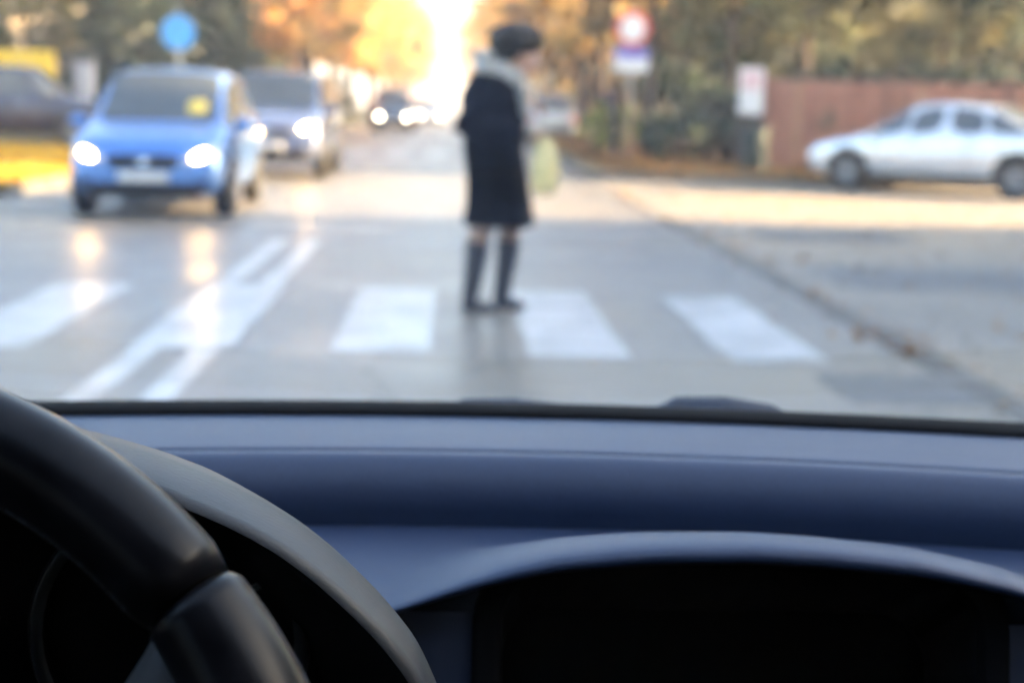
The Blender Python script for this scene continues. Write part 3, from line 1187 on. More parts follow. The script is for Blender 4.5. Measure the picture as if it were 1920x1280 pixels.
def rim_piece(a0, a1, name, m, ry=1.0, thick=0.0, n=40):
    """part of the rim with an oval section, rounded off at its ends"""
    rings = []
    for i in range(n + 1):
        u = i / n
        a = R(a0 + (a1 - a0) * u)
        e = min(1, math.sqrt(max(0, 1 - (1 - min(1, min(u, 1 - u) * n / 1.6)) ** 2)) * .12 + .885)
        ro = TR * e + thick * math.sin(math.pi * u)
        ring = []
        for j in range(20):
            b = 2 * math.pi * j / 20
            rr_ = RR + ro * math.cos(b) - thick * .7 * math.sin(math.pi * u)
            ring.append((rr_ * math.cos(a), ro * 1.12 * math.sin(b), rr_ * math.sin(a)))
        rings.append(ring)
    return MB().loft(rings).build(name, m, sw, True)


rim_piece(41.6, 138.4, 'rim_top', M_LEATHER)
rim_piece(4, 41.0, 'rim_grip', M_LEATHER, thick=.0030)
rim_piece(139.0, 176, 'rim_grip', M_LEATHER, thick=.0030)
rim_piece(184, 356, 'rim_bottom', M_LEATHER)
rim_piece(-4, 4.0, 'rim_trim', M_BLACK, n=10)
rim_piece(176, 184, 'rim_trim', M_BLACK, n=10)
MB().tube([(RR * math.cos(R(a)), 0, RR * math.sin(R(a))) for a in range(0, 361, 6)], TR * .80, 12, cap=False).build('rim_core', M_BLACK, sw, True)
# stitching along the inside of the rim
st_ = MB()
for a in np.arange(45, 136, 1.6):
    q = R(a)
    p = Vector(((RR - TR * .93) * math.cos(q), -TR * .42, (RR - TR * .93) * math.sin(q)))
    tg = Vector((-math.sin(q), 0, math.cos(q))) * .0018
    st_.tube([p - tg, p + tg], .0005, 5)
tag(st_.build('rim_stitching', mat('thread', (.06, .06, .062), .9), sw), kind='stuff')


def spoke(a0, a1, a2, a3, name='spoke'):
    """plate from hub edge (angles a0..a1) flaring to the rim (a2..a3)"""
    rings = []
    for i in range(13):
        u = i / 12
        r = .062 + (RR - TR * .5 - .062) * u
        e = u ** 1.7
        lo, hi = a0 + (a2 - a0) * e, a1 + (a3 - a1) * e
        ring = []
        for j in range(11):
            a = R(lo + (hi - lo) * j / 10)
            ring.append((r * math.cos(a), -.010 - .020 * (1 - u) ** 1.5 - .006 * math.sin(math.pi * j / 10), r * math.sin(a)))
        for j in range(10, -1, -1):
            a = R(lo + (hi - lo) * j / 10)
            ring.append((r * math.cos(a), .008, r * math.sin(a)))
        rings.append(ring)
    return MB().loft(rings).build(name, M_WELL, sw, True)


M_TRIM = mat('satin_trim', (.05, .055, .055), .35, .3)
spoke(-22, 30, 8, 41)
spoke(150, 202, 139, 172)
spoke(248, 292, 255, 285)
hubp = []
for k, (r, y) in enumerate([(.083, .03), (.083, -.012), (.080, -.024), (.066, -.036), (.04, -.043), (.001, -.045)]):
    hubp.append([(r * 1.12 * math.cos(a), y, r * (1.0 if math.sin(a) > 0 else 1.0) * math.sin(a)) for a in [2 * math.pi * j / 32 for j in range(32)]])
MB().loft(hubp).build('hub', M_LEATHER, sw, True)
for s in (-1, 1):
    for k in range(2):
        MB().box(s * .115 - .011, s * .115 + .011, -.030, -.018, .006 - k * .03, .024 - k * .03, bev=.004).build('wheel_button', M_TRIM, sw, True)
MB().tube([(0, .03, 0), (0, .30, -.02)], .05, 20).build('steering_column', M_BLACK, sw, True)
for s in (-1, 1):
    MB().tube([(s * .04, .06, .005), (s * .12, .05, .02), (s * .17, .04, .028)], [.009, .008, .011], 10).build('stalk', M_WELL, sw, True)

# wipers parked at the foot of the glass: only the hinge covers rise into view
for xa, xb, za, zb_, wth in ((-.046, .050, 1.0100, 1.0080, .006), (.112, .205, 1.0125, 1.0085, .0085)):
    wp = bpy.data.objects.new('wiper', None)
    COL.objects.link(wp)
    wp.parent = own
    MB().tube([(xa - .012, 1.105, za - .030), (xa - .004, 1.105, za - .008), (xa + .012, 1.105, za), ((xa + xb) / 2, 1.105, za + .001), (xb - .012, 1.105, zb_), (xb + .004, 1.105, zb_ - .010), (xb + .016, 1.105, zb_ - .035)],
              [wth * .6, wth, wth, wth, wth, wth, wth * .7], 10).build('hinge_cover', mat('wiper_plastic', (.030, .037, .055), .6), wp, True)
    MB().tube([(xa, 1.110, za - .020), (xa - .20, 1.100, za - .030), (xa - .42, 1.085, za - .034)], [.006, .005, .003], 8).build('wiper_arm', M_RUBBER, wp, True)
    MB().box(xa - .62, xa - .10, 1.088, 1.098, za - .044, za - .034, bev=.003).build('wiper_blade', M_RUBBER, wp)

# ================================================================== PEDESTRIAN
def skin_mesh(verts, edges, radii, root=0, sub=2):
    me = bpy.data.meshes.new('skel')
    me.from_pydata(verts, edges, [])
    o = bpy.data.objects.new('skel', me)
    COL.objects.link(o)
    md = o.modifiers.new('s', 'SKIN')
    md.use_smooth_shade = True
    for i, r in enumerate(radii):
        sv = me.skin_vertices[0].data[i]
        sv.radius = r if hasattr(r, '__len__') else (r, r)
        sv.use_root = (i == root)
    o.modifiers.new('u', 'SUBSURF').levels = sub
    dg = bpy.context.evaluated_depsgraph_get()
    dg.update()
    r = bpy.data.meshes.new_from_object(o.evaluated_get(dg))
    bpy.data.objects.remove(o)
    return r


def chain_graph(chains):
    """named joints -> skeleton graph"""
    names, V, E, Rr = {}, [], [], []

    def add(nm, p, r):
        if nm not in names:
            names[nm] = len(V)
            V.append(p)
            Rr.append(r)
        return names[nm]
    for ch in chains:
        prev = None
        for nm, p, r in ch:
            k = add(nm, p, r)
            if prev is not None:
                E.append((prev, k))
            prev = k
    return V, E, Rr


def join_meshes(ms):
    b = MB()
    for m in ms:
        b.add([v.co.copy() for v in m.vertices], [list(p.vertices) for p in m.polygons])
    return b


def remesh(me, vox, smooth=6):
    return evaluated(me, [('REMESH', dict(mode='VOXEL', voxel_size=vox, use_smooth_shade=True)), ('SMOOTH', dict(factor=.5, iterations=smooth))])


ped = thing('person', 'person in a black knee-length coat crossing on the zebra stripes, head bowed', 'person', (.255, 9.08, .008))
M_SKIN = mat('skin', (.55, .33, .24), .5, col2=(.48, .27, .20), nscale=25)
M_COAT = mat('black_wool', (.006, .006, .008), .95, col2=(.004, .004, .005), nscale=60, bump=.3, bscale=180, spec=.2)
M_TIGHTS = mat('tan_tights', (.30, .19, .14), .7, col2=(.22, .14, .10), nscale=30)
M_BOOT = mat('boot_leather', (.018, .02, .028), .4, bump=.1, bscale=120)
M_HAIR = mat('dark_hair', (.022, .017, .015), .6, col2=(.010, .008, .008), nscale=40, bump=.6, bscale=90)
M_FUR = mat('grey_fur', (.50, .49, .46), .95, col2=(.32, .31, .30), nscale=60, bump=.8, bscale=140)

# joints: x to the right of the picture (walking direction), y away from the camera, z up
fw = 1
HB = Vector((.170, 0, 1.520))       # middle of the head
legs = {}
ch = [[('pelvis', (-.02, 0, .90), (.10, .13)), ('waist', (-.03, 0, 1.04), (.09, .12)), ('chest', (-.02, 0, 1.22), (.10, .14)), ('upper', (.01, 0, 1.34), (.075, .11)),
       ('neck', (.06, 0, 1.41), .052), ('skull', (.125, 0, 1.465), .060)]]
ch += [[('pelvis', 0, 0), ('hipN', (-.02, -.085, .84), .080), ('kneeN', (-.060, -.085, .50), .058), ('calfN', (-.085, -.085, .36), .053), ('ankN', (-.118, -.085, .09), .036),
        ('heelN', (-.125, -.085, .05), .034), ('toeN', (-.005, -.095, .028), .028)]]
ch += [[('pelvis', 0, 0), ('hipF', (-.02, .085, .84), .080), ('kneeF', (.115, .085, .50), .058), ('calfF', (.105, .085, .36), .053), ('ankF', (.075, .085, .09), .036),
        ('heelF', (.068, .085, .05), .034), ('toeF', (.185, .080, .028), .028)]]


def arm(sfx, sgn, elbow, wrist, palm, fdir, curl):
    """arm with a palm, four fingers and a thumb"""
    S = Vector((-.02, sgn * .165, 1.33))
    c0 = [('upper', 0, 0), ('sh' + sfx, tuple(S), .058), ('el' + sfx, elbow, .042), ('wr' + sfx, wrist, .027), ('pm' + sfx, palm, (.017, .030))]
    out = [c0]
    fd = Vector(fdir).normalized()
    cu = Vector(curl).normalized()
    sd = fd.cross(cu).normalized()
    pm = Vector(palm)
    for i, (ln, off) in enumerate(((.070, -.030), (.080, -.010), (.075, .010), (.060, .029))):
        b0 = pm + fd * .030 + sd * off
        p1 = b0 + (fd * .8 + cu * .3).normalized() * ln * .42
        p2 = p1 + (fd * .1 + cu).normalized() * ln * .33
        p3 = p2 + (-fd * .7 + cu * .6).normalized() * ln * .28
        out.append([('pm' + sfx, 0, 0), (f'f{i}a' + sfx, tuple(b0), .0105), (f'f{i}b' + sfx, tuple(p1), .0095), (f'f{i}c' + sfx, tuple(p2), .0088), (f'f{i}d' + sfx, tuple(p3), .0078)])
    tb = pm - fd * .01 - sd * .034
    t1 = tb + (fd * .5 - sd * .5 + cu * .4).normalized() * .034
    t2 = t1 + (fd * .7 + cu * .5 + sd * .2).normalized() * .028
    out.append([('pm' + sfx, 0, 0), ('ta' + sfx, tuple(tb), .012), ('tb' + sfx, tuple(t1), .0108), ('tc' + sfx, tuple(t2), .009)])
    return out


# near arm bent, hand forward holding the bag; far arm bent with the hand raised to the chest
armN = dict(elbow=(-.175, -.205, 1.085), wrist=(.175, -.185, 1.085), palm=(.232, -.180, 1.085))
armF = dict(elbow=(-.06, .205, 1.09), wrist=(.185, .10, 1.16), palm=(.238, .075, 1.180))
ch += arm('N', -1, armN['elbow'], armN['wrist'], armN['palm'], (1, .05, -.05), (0, .15, -1))
ch += arm('F', 1, armF['elbow'], armF['wrist'], armF['palm'], (1, -.25, .35), (.1, -.9, .2))
V, E_, Rr = chain_graph(ch)
body = skin_mesh(V, E_, Rr)
# head: skull, jaw, nose, brow, ears, bowed forward
tilt = Matrix.Translation(HB) @ Matrix.Rotation(R(24), 4, 'Y')
hd = MB()
hd.ball((0, 0, .018), (.094, .074, .098), 20, 14)
hd.ball((.028, 0, -.050), (.062, .056, .075), 16, 12)
hd.ball((.062, 0, -.085), (.026, .030, .022), 12, 8)
hd.tube([(.086, 0, .020), (.103, 0, -.008), (.111, 0, -.026), (.094, 0, -.034)], [.009, .012, .015, .010], 8)
hd.ball((.083, 0, .030), (.016, .050, .010), 12, 6)
hd.ball((.088, 0, -.053), (.013, .024, .0075), 10, 6)
hd.ball((.088, 0, -.066), (.012, .021, .008), 10, 6)
for s in (-1, 1):
    hd.ball((-.008, s * .078, -.012), (.017, .010, .030), 10, 8)
    hd.ball((.070, s * .034, -.022), (.022, .020, .018), 10, 6)
hd.v = [tuple(tilt @ Vector(p)) for p in hd.v]
whole = join_meshes([body]).add(hd.v, hd.f)
me = remesh(whole.mesh('body'), .0068, 4)
bo = obj('body', me, M_SKIN, ped)
for s in (-1, 1):
    p = tilt @ Vector((.0835, s * .033, .010))
    eo = MB().ball(p, .0125, 12, 8).build('eye', mat('eye_white', (.75, .73, .70), .2), ped, True)
    p2 = tilt @ Vector((.0935, s * .033, .008))
    MB().ball(p2, .0055, 10, 6).build('iris', mat('iris_brown', (.05, .03, .02), .2), eo, True)
pm_ = tilt @ Vector((.099, 0, -.0595))
MB().ball(pm_, (.004, .022, .004), 10, 6, Matrix.Rotation(R(24), 3, 'Y')).build('lips', mat('lips', (.45, .16, .15), .4), ped, True)

# legs in dark tights, knee boots
for sfx, ys, K, C_, A_, Hh, T_ in (('N', -.085, (-.060, .50), (-.085, .36), (-.118, .09), (-.125, .05), (-.005, .028)), ('F', .085, (.115, .50), (.105, .36), (.075, .09), (.068, .05), (.185, .028))):
    hp = (-.02, ys, .80)
    tgt = MB().tube([(hp[0] * .4 + K[0] * .6, ys, .59), (hp[0] * .2 + K[0] * .8, ys, .55), (K[0], ys, K[1]), ((K[0] + C_[0]) / 2 - .006, ys, .43), (C_[0], ys, C_[1])], [.060, .064, .066, .066, .064], 20)
    tgt.build('tights', M_TIGHTS, ped, True)
    b = MB()
    b.tube([(C_[0] + .004, ys, .425), (C_[0] + .001, ys, .40), (C_[0], ys, C_[1]), ((C_[0] * 1.2 + A_[0]) / 2.2, ys, .24), (A_[0], ys, .12), (Hh[0], ys, .075)], [.074, .074, .071, .060, .052, .048], 20)
    rr_ = []
    for u in np.linspace(0, 1, 10):
        x = Hh[0] - .045 + (T_[0] + .035 - Hh[0] + .045) * u
        hgt = .075 * (1 - u) ** .7 + .042 * u ** .5 * 1.0
        wd = .034 + .010 * math.sin(math.pi * min(1, u * 1.15)) - (.02 if u > .95 else 0)
        z0 = .035 * max(0, 1 - u * 2.2)
        rr_.append([(x, ys + wd * math.cos(a), z0 + max(.012, hgt * (.5 + .5 * math.sin(a)))) if math.sin(a) > -.3 else (x, ys + wd * math.cos(a), z0 + .004) for a in [2 * math.pi * j / 16 for j in range(16)]])
    b.loft(rr_)
    b.box(Hh[0] - .042, Hh[0] + .012, ys - .022, ys + .022, 0, .045, bev=.006)
    boot = obj('boot', remesh(b.mesh('boot'), .007, 4), M_BOOT, ped)

# coat: one continuous garment with sleeves and flared skirt
def oval(cx_, cy_, z, a, b, n=28, lean=0.0):
    return [(cx_ + a * math.cos(q), cy_ + b * math.sin(q), z + lean * math.cos(q)) for q in [2 * math.pi * j / n for j in range(n)]]


coat = MB()
coat.loft([oval(.042, 0, .515, .207, .215), oval(.038, 0, .56, .204, .212), oval(.036, 0, .68, .190, .205), oval(.022, 0, .82, .184, .200), oval(.008, 0, .94, .180, .192),
           oval(-.006, 0, 1.05, .182, .184), oval(-.018, 0, 1.15, .184, .192), oval(-.026, 0, 1.25, .176, .200, lean=-.01), oval(-.020, 0, 1.33, .156, .186, lean=-.02), oval(.008, 0, 1.395, .122, .138, lean=-.035),
           oval(.040, 0, 1.435, .082, .086, lean=-.04)])
for sg, A_ in ((-1, armN), (1, armF)):
    S = Vector((-.015, sg * .150, 1.325))
    El = Vector(A_['elbow'])
    Wr = Vector(A_['wrist'])
    coat.tube([S + Vector((.02, -sg * .05, .01)), S, S.lerp(El, .5) + Vector((-.012, sg * .008, 0)), El, El.lerp(Wr, .25), El.lerp(Wr, .6), Wr.lerp(El, .03)],
              [.080, .088, .084, .078, .072, .064, .058], 18)
# folds of the skirt
co = remesh(coat.mesh('coat'), .0105, 5)
rng = np.random.default_rng(2)
for v in co.vertices:
    if v.co.z < .95:
        a = math.atan2(v.co.y, v.co.x - .02)
        k = (.95 - v.co.z) / .43
        d = .011 * k * math.sin(7 * a + 2.2 * v.co.z) + .005 * k * math.sin(13 * a + 1)
        v.co.x += d * math.cos(a)
        v.co.y += d * math.sin(a)
    else:
        v.co.x += .004 * math.sin(38 * v.co.z + 6 * v.co.y)
coat_o = obj('coat', co, M_COAT, ped)
for z in (.70, .84, .98, 1.12, 1.24):
    MB().lathe([(.011, 0), (.010, .004), (.001, .005)], 12, 'X', (.172 + (.012 if z < .9 else -.01 if z > 1.1 else 0), -.02, z)).build('button', M_WELL, coat_o, True)


def fluffy(c0, rad, seed, n, amp, vox=.009, M=None):
    """ball of overlapping lumps: fur or curls"""
    rg = np.random.default_rng(seed)
    b = MB()
    b.ball(c0, rad, 18, 12, M)
    for k in range(n):
        d = rg.normal(size=3)
        d /= np.linalg.norm(d)
        p = Vector((d[0] * rad[0], d[1] * rad[1], d[2] * rad[2]))
        if M is not None:
            p = M @ p
        b.ball(Vector(c0) + p, amp * rg.uniform(.6, 1.2), 8, 6)
    return b


# big dark curls over the head, face left free
hb = fluffy((.118, 0, 1.606), (.140, .118, .084), 4, 170, .030)
hb2 = fluffy((.060, 0, 1.545), (.060, .095, .070), 5, 60, .022)
hb.add(hb2.v, hb2.f)
hb3 = fluffy((.180, 0, 1.650), (.075, .085, .036), 6, 50, .024)
hb.add(hb3.v, hb3.f)
obj('hair', remesh(hb.mesh('hair'), .008, 2), M_HAIR, ped)
# light fur collar and hood lying on the back, ends hanging down the front
fur = MB()
rg = np.random.default_rng(9)
for k in range(150):
    a = rg.uniform(0, 2 * math.pi)
    back_ = math.cos(a) < 0
    rx, ry = (.105, .112)
    p = (.035 + rx * math.cos(a), ry * math.sin(a), 1.425 - .045 * math.cos(a) + rg.uniform(-.03, .03))
    fur.ball(p, rg.uniform(.026, .040), 8, 6)
for k in range(60):
    p = (-.055 + rg.normal() * .020, rg.normal() * .055, 1.455 + rg.normal() * .035)
    fur.ball(p, rg.uniform(.028, .042), 8, 6)
for sgn in (-1, 1):
    for k in range(30):
        u = k / 29
        fur.ball((.135 + .055 * u + rg.normal() * .008, sgn * (.07 - .02 * u) + rg.normal() * .012, 1.385 - .20 * u), rg.uniform(.020, .030), 8, 6)
obj('fur_collar', remesh(fur.mesh('fur'), .010, 2), M_FUR, ped)

# shopping bag hanging from the near hand
bag = thing('shopping_bag', 'pale yellow plastic bag hanging from the pedestrian\'s hand', 'bag', (.255 + .255, 9.08 - .180, .725))
rings = []
for z, a, b in ((0, .055, .030), (.02, .085, .048), (.08, .100, .058), (.17, .098, .056), (.25, .080, .040), (.30, .060, .022), (.325, .050, .012)):
    ring = []
    for j in range(28):
        q = 2 * math.pi * j / 28
        wv = 1 + .07 * math.sin(5 * q + z * 14) + .04 * math.sin(9 * q - z * 25)
        ring.append((.045 + .8 * a * wv * math.cos(q), b * wv * math.sin(q), z))
    rings.append(ring)
MB().loft(rings).build('bag_body', mat('yellow_plastic', (.86, .72, .38), .45, col2=(.60, .50, .22), nscale=5, bump=.5, bscale=30), bag, True)
for s in (-1, 1):
    MB().tube([(.045 + s * .040, 0, .315), (.02 + s * .022, 0, .345), (-.022, s * .006, .372), (-.020, s * .004, .376)], [.008, .007, .006, .006], 8).build('handle', MATS['yellow_plastic'], bag, True)

# ================================================================== TREES
M_BARK = mat('bark', (.085, .065, .050), .95, col2=(.045, .036, .030), nscale=6, bump=.8, bscale=25, stretch=(1, 1, .2))


def cloud_leaves(name, centers, rads, per, size, seed, flat=.7):
    rng = np.random.default_rng(seed)
    C = np.repeat(np.array(centers), per, 0)
    r = np.repeat(np.array(rads), per)[:, None]
    d = rng.normal(size=C.shape)
    d /= np.linalg.norm(d, axis=1)[:, None]
    C = C + d * r * rng.uniform(0.15, 1, (len(C), 1)) ** .6 * np.array([1, 1, flat])
    N = rng.normal(size=C.shape) + np.array([0, 0, .5]) + d * .5
    N /= np.linalg.norm(N, axis=1)[:, None]
    me, at = leaf_mesh(name, C, N, size, rng)
    cl = np.repeat(rng.uniform(0, 1, len(centers)), per)
    val = np.clip(.55 * cl + .45 * rng.uniform(0, 1, len(C)), 0, 1)
    at.data.foreach_set('value', val.astype(np.float32))
    return me


def broad_tree(seed, H, base, rad, nl=16, per=80, nclump=85, size=.26):
    """trunk mesh with limbs, crown mesh of leaf clumps round the limb ends"""
    rng = np.random.default_rng(seed)
    tb = MB()
    pts, rr = [], []
    for i in range(8):
        u = i / 7
        pts.append((.25 * math.sin(u * 3 + seed) * u, .25 * math.cos(u * 2.3 + seed) * u, H * .86 * u))
        rr.append(.20 * (1 - u) ** .8 * H / 11 + .025 + (.09 if i == 0 else 0))
    tb.tube(pts, rr, 10)
    C, Rd = [], []
    for k in range(nl):
        u = base / H + (.80 - base / H) * (k + rng.uniform(0, .8)) / nl
        i = min(6, int(u / .86 * 7))
        f = u / .86 * 7 - i
        p0 = Vector(pts[i]).lerp(Vector(pts[i + 1]), f)
        a = k * 2.4 + rng.uniform(-.4, .4)
        prof = math.sin(math.pi * min(1, max(.12, (u * H - base * .7) / (H - base * .7)))) ** .6
        ln = rad * prof * rng.uniform(.75, 1.05)
        p1 = p0 + Vector((math.cos(a) * ln * .5, math.sin(a) * ln * .5, ln * .28))
        p2 = p0 + Vector((math.cos(a) * ln, math.sin(a) * ln, ln * rng.uniform(.35, .65)))
        tb.tube([p0, p1, p2], [.075 * (1 - u * .6), .045 * (1 - u * .5), .012], 6)
        for q in range(2):
            b = a + rng.uniform(-.9, .9)
            p3 = p1 + Vector((math.cos(b) * ln * .45, math.sin(b) * ln * .45, ln * rng.uniform(.05, .45)))
            tb.tube([p1, p1.lerp(p3, .5) + Vector((0, 0, .05)), p3], [.035, .022, .008], 5)
            C.append(p3)
            Rd.append(rng.uniform(.45, .85) * rad / 3.3)
        for s in (.7, 1.0):
            C.append(p0.lerp(p2, s) + Vector(rng.normal(size=3) * .25))
            Rd.append(rng.uniform(.55, 1.0) * rad / 3.3)
    while len(C) < nclump:
        d = rng.normal(size=3)
        d /= np.linalg.norm(d)
        q = rng.uniform(.45, 1) ** .5
        zc, hh = (H + base) / 2, (H - base) / 2
        C.append(Vector((d[0] * rad * q * .92, d[1] * rad * q * .92, zc + d[2] * hh * q)))
        Rd.append(rng.uniform(.4, .9) * rad / 3.3)
    return tb.mesh('trunk', True), cloud_leaves('crown', [tuple(p) for p in C], Rd, per, size, seed)


def conifer(seed, H, rad, nw=17, size=.20):
    rng = np.random.default_rng(seed)
    tb = MB()
    tb.tube([(0, 0, 0), (.05, .03, H * .5), (0, 0, H)], [.20, .11, .02], 8)
    C, Rd = [], []
    for k in range(nw):
        z = .9 + (H - 1.2) * k / nw
        r = rad * (1 - z / H) ** .85 + .15
        n = 7 if k < nw * .6 else 5
        for j in range(n):
            a = 2 * math.pi * (j + .5 * (k % 2)) / n + rng.uniform(-.25, .25)
            l = r * rng.uniform(.75, 1.1)
            e = Vector((math.cos(a) * l, math.sin(a) * l, z - l * .22))
            tb.tube([(0, 0, z), (e.x * .5, e.y * .5, z - l * .05), tuple(e)], [.03, .02, .006], 4)
            for s in np.arange(.3, 1.01, max(.12, .38 / max(l, .5))):
                C.append((e.x * s, e.y * s, z - l * .22 * s * s - .05))
                Rd.append(.30 + .14 * (1 - s))
    me = cloud_leaves('crown', C, Rd, 22, size, seed, .55)
    return tb.mesh('trunk', True), me


def shrub(seed, H, rad, per=70, n=26, size=.13):
    rng = np.random.default_rng(seed)
    tb = MB()
    C, Rd = [], []
    for k in range(9):
        a = rng.uniform(0, 6.28)
        r = rad * rng.uniform(.2, .7)
        e = Vector((math.cos(a) * r, math.sin(a) * r, H * rng.uniform(.6, .95)))
        tb.tube([(math.cos(a) * .08, math.sin(a) * .08, 0), (e.x * .4, e.y * .4, e.z * .5), tuple(e)], [.03, .02, .006], 5)
    for k in range(n):
        d = rng.normal(size=3)
        d /= np.linalg.norm(d)
        q = rng.uniform(.3, 1) ** .5
        C.append((d[0] * rad * q, d[1] * rad * q, H * .52 + d[2] * H * .44 * q))
        Rd.append(rng.uniform(.2, .36) * rad)
    return tb.mesh('trunk', True), cloud_leaves('crown', C, Rd, per, size, seed)


LM = {
    'orange': leaf_mat('leaves_orange', [(.48, .21, .05), (.58, .29, .07), (.62, .37, .10), (.52, .24, .06)], .5),
    'gold': leaf_mat('leaves_gold', [(.52, .33, .08), (.62, .45, .13), (.57, .36, .10), (.45, .33, .10)], .5),
    'rust': leaf_mat('leaves_rust', [(.28, .15, .06), (.36, .20, .08), (.24, .16, .07), (.42, .26, .09)], .45),
    'olive': leaf_mat('leaves_olive', [(.085, .095, .035), (.12, .13, .05), (.20, .17, .06), (.10, .10, .045)], .35),
    'green': leaf_mat('leaves_green', [(.030, .055, .028), (.050, .080, .035), (.075, .105, .045), (.045, .070, .035)], .3),
    'dark': leaf_mat('needles_dark', [(.020, .038, .026), (.032, .055, .034), (.045, .062, .038), (.025, .044, .030)], .2),
    'lime': leaf_mat('leaves_lime', [(.34, .36, .05), (.46, .46, .07), (.28, .33, .06), (.55, .48, .08)], .5),
}
TM = {'a': broad_tree(11, 12.5, 3.0, 3.7), 'b': broad_tree(23, 11.0, 2.6, 3.3, nl=18), 'c': broad_tree(37, 9.0, 2.3, 2.7, nl=13, per=62, nclump=62),
      'k': conifer(5, 10.0, 2.4), 's': shrub(8, 1.6, 1.1), 'h': shrub(14, 2.6, 1.5, per=80, n=34, size=.15)}


def tree(name, kind, leaves, loc, label, rz=0.0, s=1.0, group=None, cat='tree', sz=None):
    t = thing(name, label, cat, loc, rz, group)
    t.scale = (s, s, sz or s)
    obj('trunk' if cat == 'tree' else 'stem', TM[kind][0], M_BARK, t)
    obj('crown' if cat == 'tree' else 'foliage', TM[kind][1], LM[leaves], t)
    return t


random.seed(12)
left_row = [(-7.4, 60, 'b', 'orange', .9), (-6.6, 69, 'a', 'gold', .9), (-7.2, 79, 'b', 'orange', 1.0), (-6.9, 90, 'a', 'orange', .95), (-6.6, 103, 'b', 'gold', 1.05), (-6.2, 117, 'a', 'orange', 1.0),
            (-6.2, 133, 'b', 'gold', 1.1), (-6.0, 151, 'a', 'orange', 1.05), (-6.0, 172, 'b', 'gold', 1.15), (-6, 196, 'a', 'gold', 1.1), (-6, 225, 'b', 'orange', 1.2), (-6, 260, 'a', 'gold', 1.2)]
for i, (x, y, k, lf, s) in enumerate(left_row):
    tree('autumn_tree', k, lf, (x, y, .1), f'{lf} leaved tree, {ordinal(i)} from the front in the row left of the road', random.uniform(0, 6), s, 'trees left of the road')
right_row = [(5.0, 38, 'c', 'rust', .95), (4.7, 48, 'c', 'gold', 1.05), (5.0, 58, 'c', 'orange', 1.0), (4.8, 69, 'b', 'rust', .85), (5.1, 81, 'b', 'gold', .9), (4.9, 95, 'a', 'orange', .85), (5.2, 111, 'b', 'gold', 1.0),
             (5.0, 129, 'a', 'rust', .95), (5.2, 150, 'b', 'gold', 1.1), (5.0, 175, 'a', 'gold', 1.1), (5, 205, 'b', 'orange', 1.2), (5, 245, 'a', 'gold', 1.2)]
for i, (x, y, k, lf, s) in enumerate(right_row):
    tree('autumn_tree', k, lf, (x, y, .1), f'{lf} leaved tree, {ordinal(i)} from the front in the row right of the road', random.uniform(0, 6), s, 'trees right of the road')
for i, (x, y, k, lf, s, lb) in enumerate([
        (10.5, 58, 'a', 'olive', 1.0, 'spreading olive tree in the wood on the right, nearest the road'), (15.5, 54, 'b', 'olive', 1.1, 'olive tree in the wood on the right, behind the shed'),
        (20.5, 52, 'a', 'green', 1.1, 'green tree in the wood at the far right'), (13.0, 68, 'b', 'gold', 1.1, 'golden tree deep in the wood on the right'),
        (18.5, 66, 'a', 'olive', 1.1, 'tall olive tree deep in the wood on the right'), (9.5, 76, 'a', 'olive', 1.0, 'olive tree behind the right roadside row'),
        (24, 60, 'b', 'rust', 1.2, 'rust coloured tree at the edge of the wood, far right'),
        (-13.5, 72, 'b', 'olive', 1.1, 'olive tree behind the left conifers'), (-18.5, 76, 'a', 'rust', 1.1, 'rusty tree behind the tan house'),
        (-12.0, 88, 'a', 'rust', 1.0, 'rusty tree behind the left roadside row'), (-25, 80, 'b', 'olive', 1.2, 'olive tree at the far left behind the house'),
        (-15.4, 63, 'k', 'green', 1.1, 'green conifer right of the tan house')]):
    tree('conifer' if k == 'k' else 'leafy_tree', k, lf, (x, y, .1), lb, i * 2.7 + .2, s, 'trees of the woods behind')


def far_wood(name, x0, x1, y0, y1, n, seed, label, lf):
    rng = np.random.default_rng(seed)
    C = np.column_stack([rng.uniform(x0, x1, n), rng.uniform(y0, y1, n), rng.uniform(.2, 1, n) ** .8 * 13])
    C[:, 2] *= .75 + .25 * np.sin(C[:, 0] * .7 + seed) * np.sin(C[:, 0] * .23)
    me = cloud_leaves(name, [tuple(p) for p in C], list(rng.uniform(.9, 1.9, n)), 42, .55, seed)
    return tag(obj(name, me, LM[lf]), label, kind='stuff')


far_wood('far_wood', 8.5, 75, 92, 112, 700, 3, 'mixed wood closing the view on the right', 'olive')
far_wood('far_wood', -80, -10, 98, 118, 700, 4, 'mixed wood closing the view on the left', 'olive')
# dark conifers and green trees behind the oncoming cars
for i, (x, y, k, lf, s, lb) in enumerate([
        (-9.2, 46, 'k', 'dark', .95, 'dark conifer standing directly behind the blue round sign'),
        (-7.4, 49, 'k', 'dark', .80, 'slimmer dark conifer right of the blue round sign'),
        (-11.4, 50, 'k', 'green', 1.05, 'tall green conifer left of the blue round sign'),
        (-12.8, 47, 'b', 'olive', .75, 'dull olive tree beside the tan house on the left'),
        (-7.9, 54, 'k', 'green', .9, 'green conifer farther back behind the slate blue car'),
        (-10.2, 62, 'a', 'green', .9, 'broad green tree towering behind the conifers on the left')]):
    tree('conifer' if k == 'k' else 'leafy_tree', k, lf, (x, y, .1), lb, i * 1.3, s, 'dark trees behind the oncoming cars')
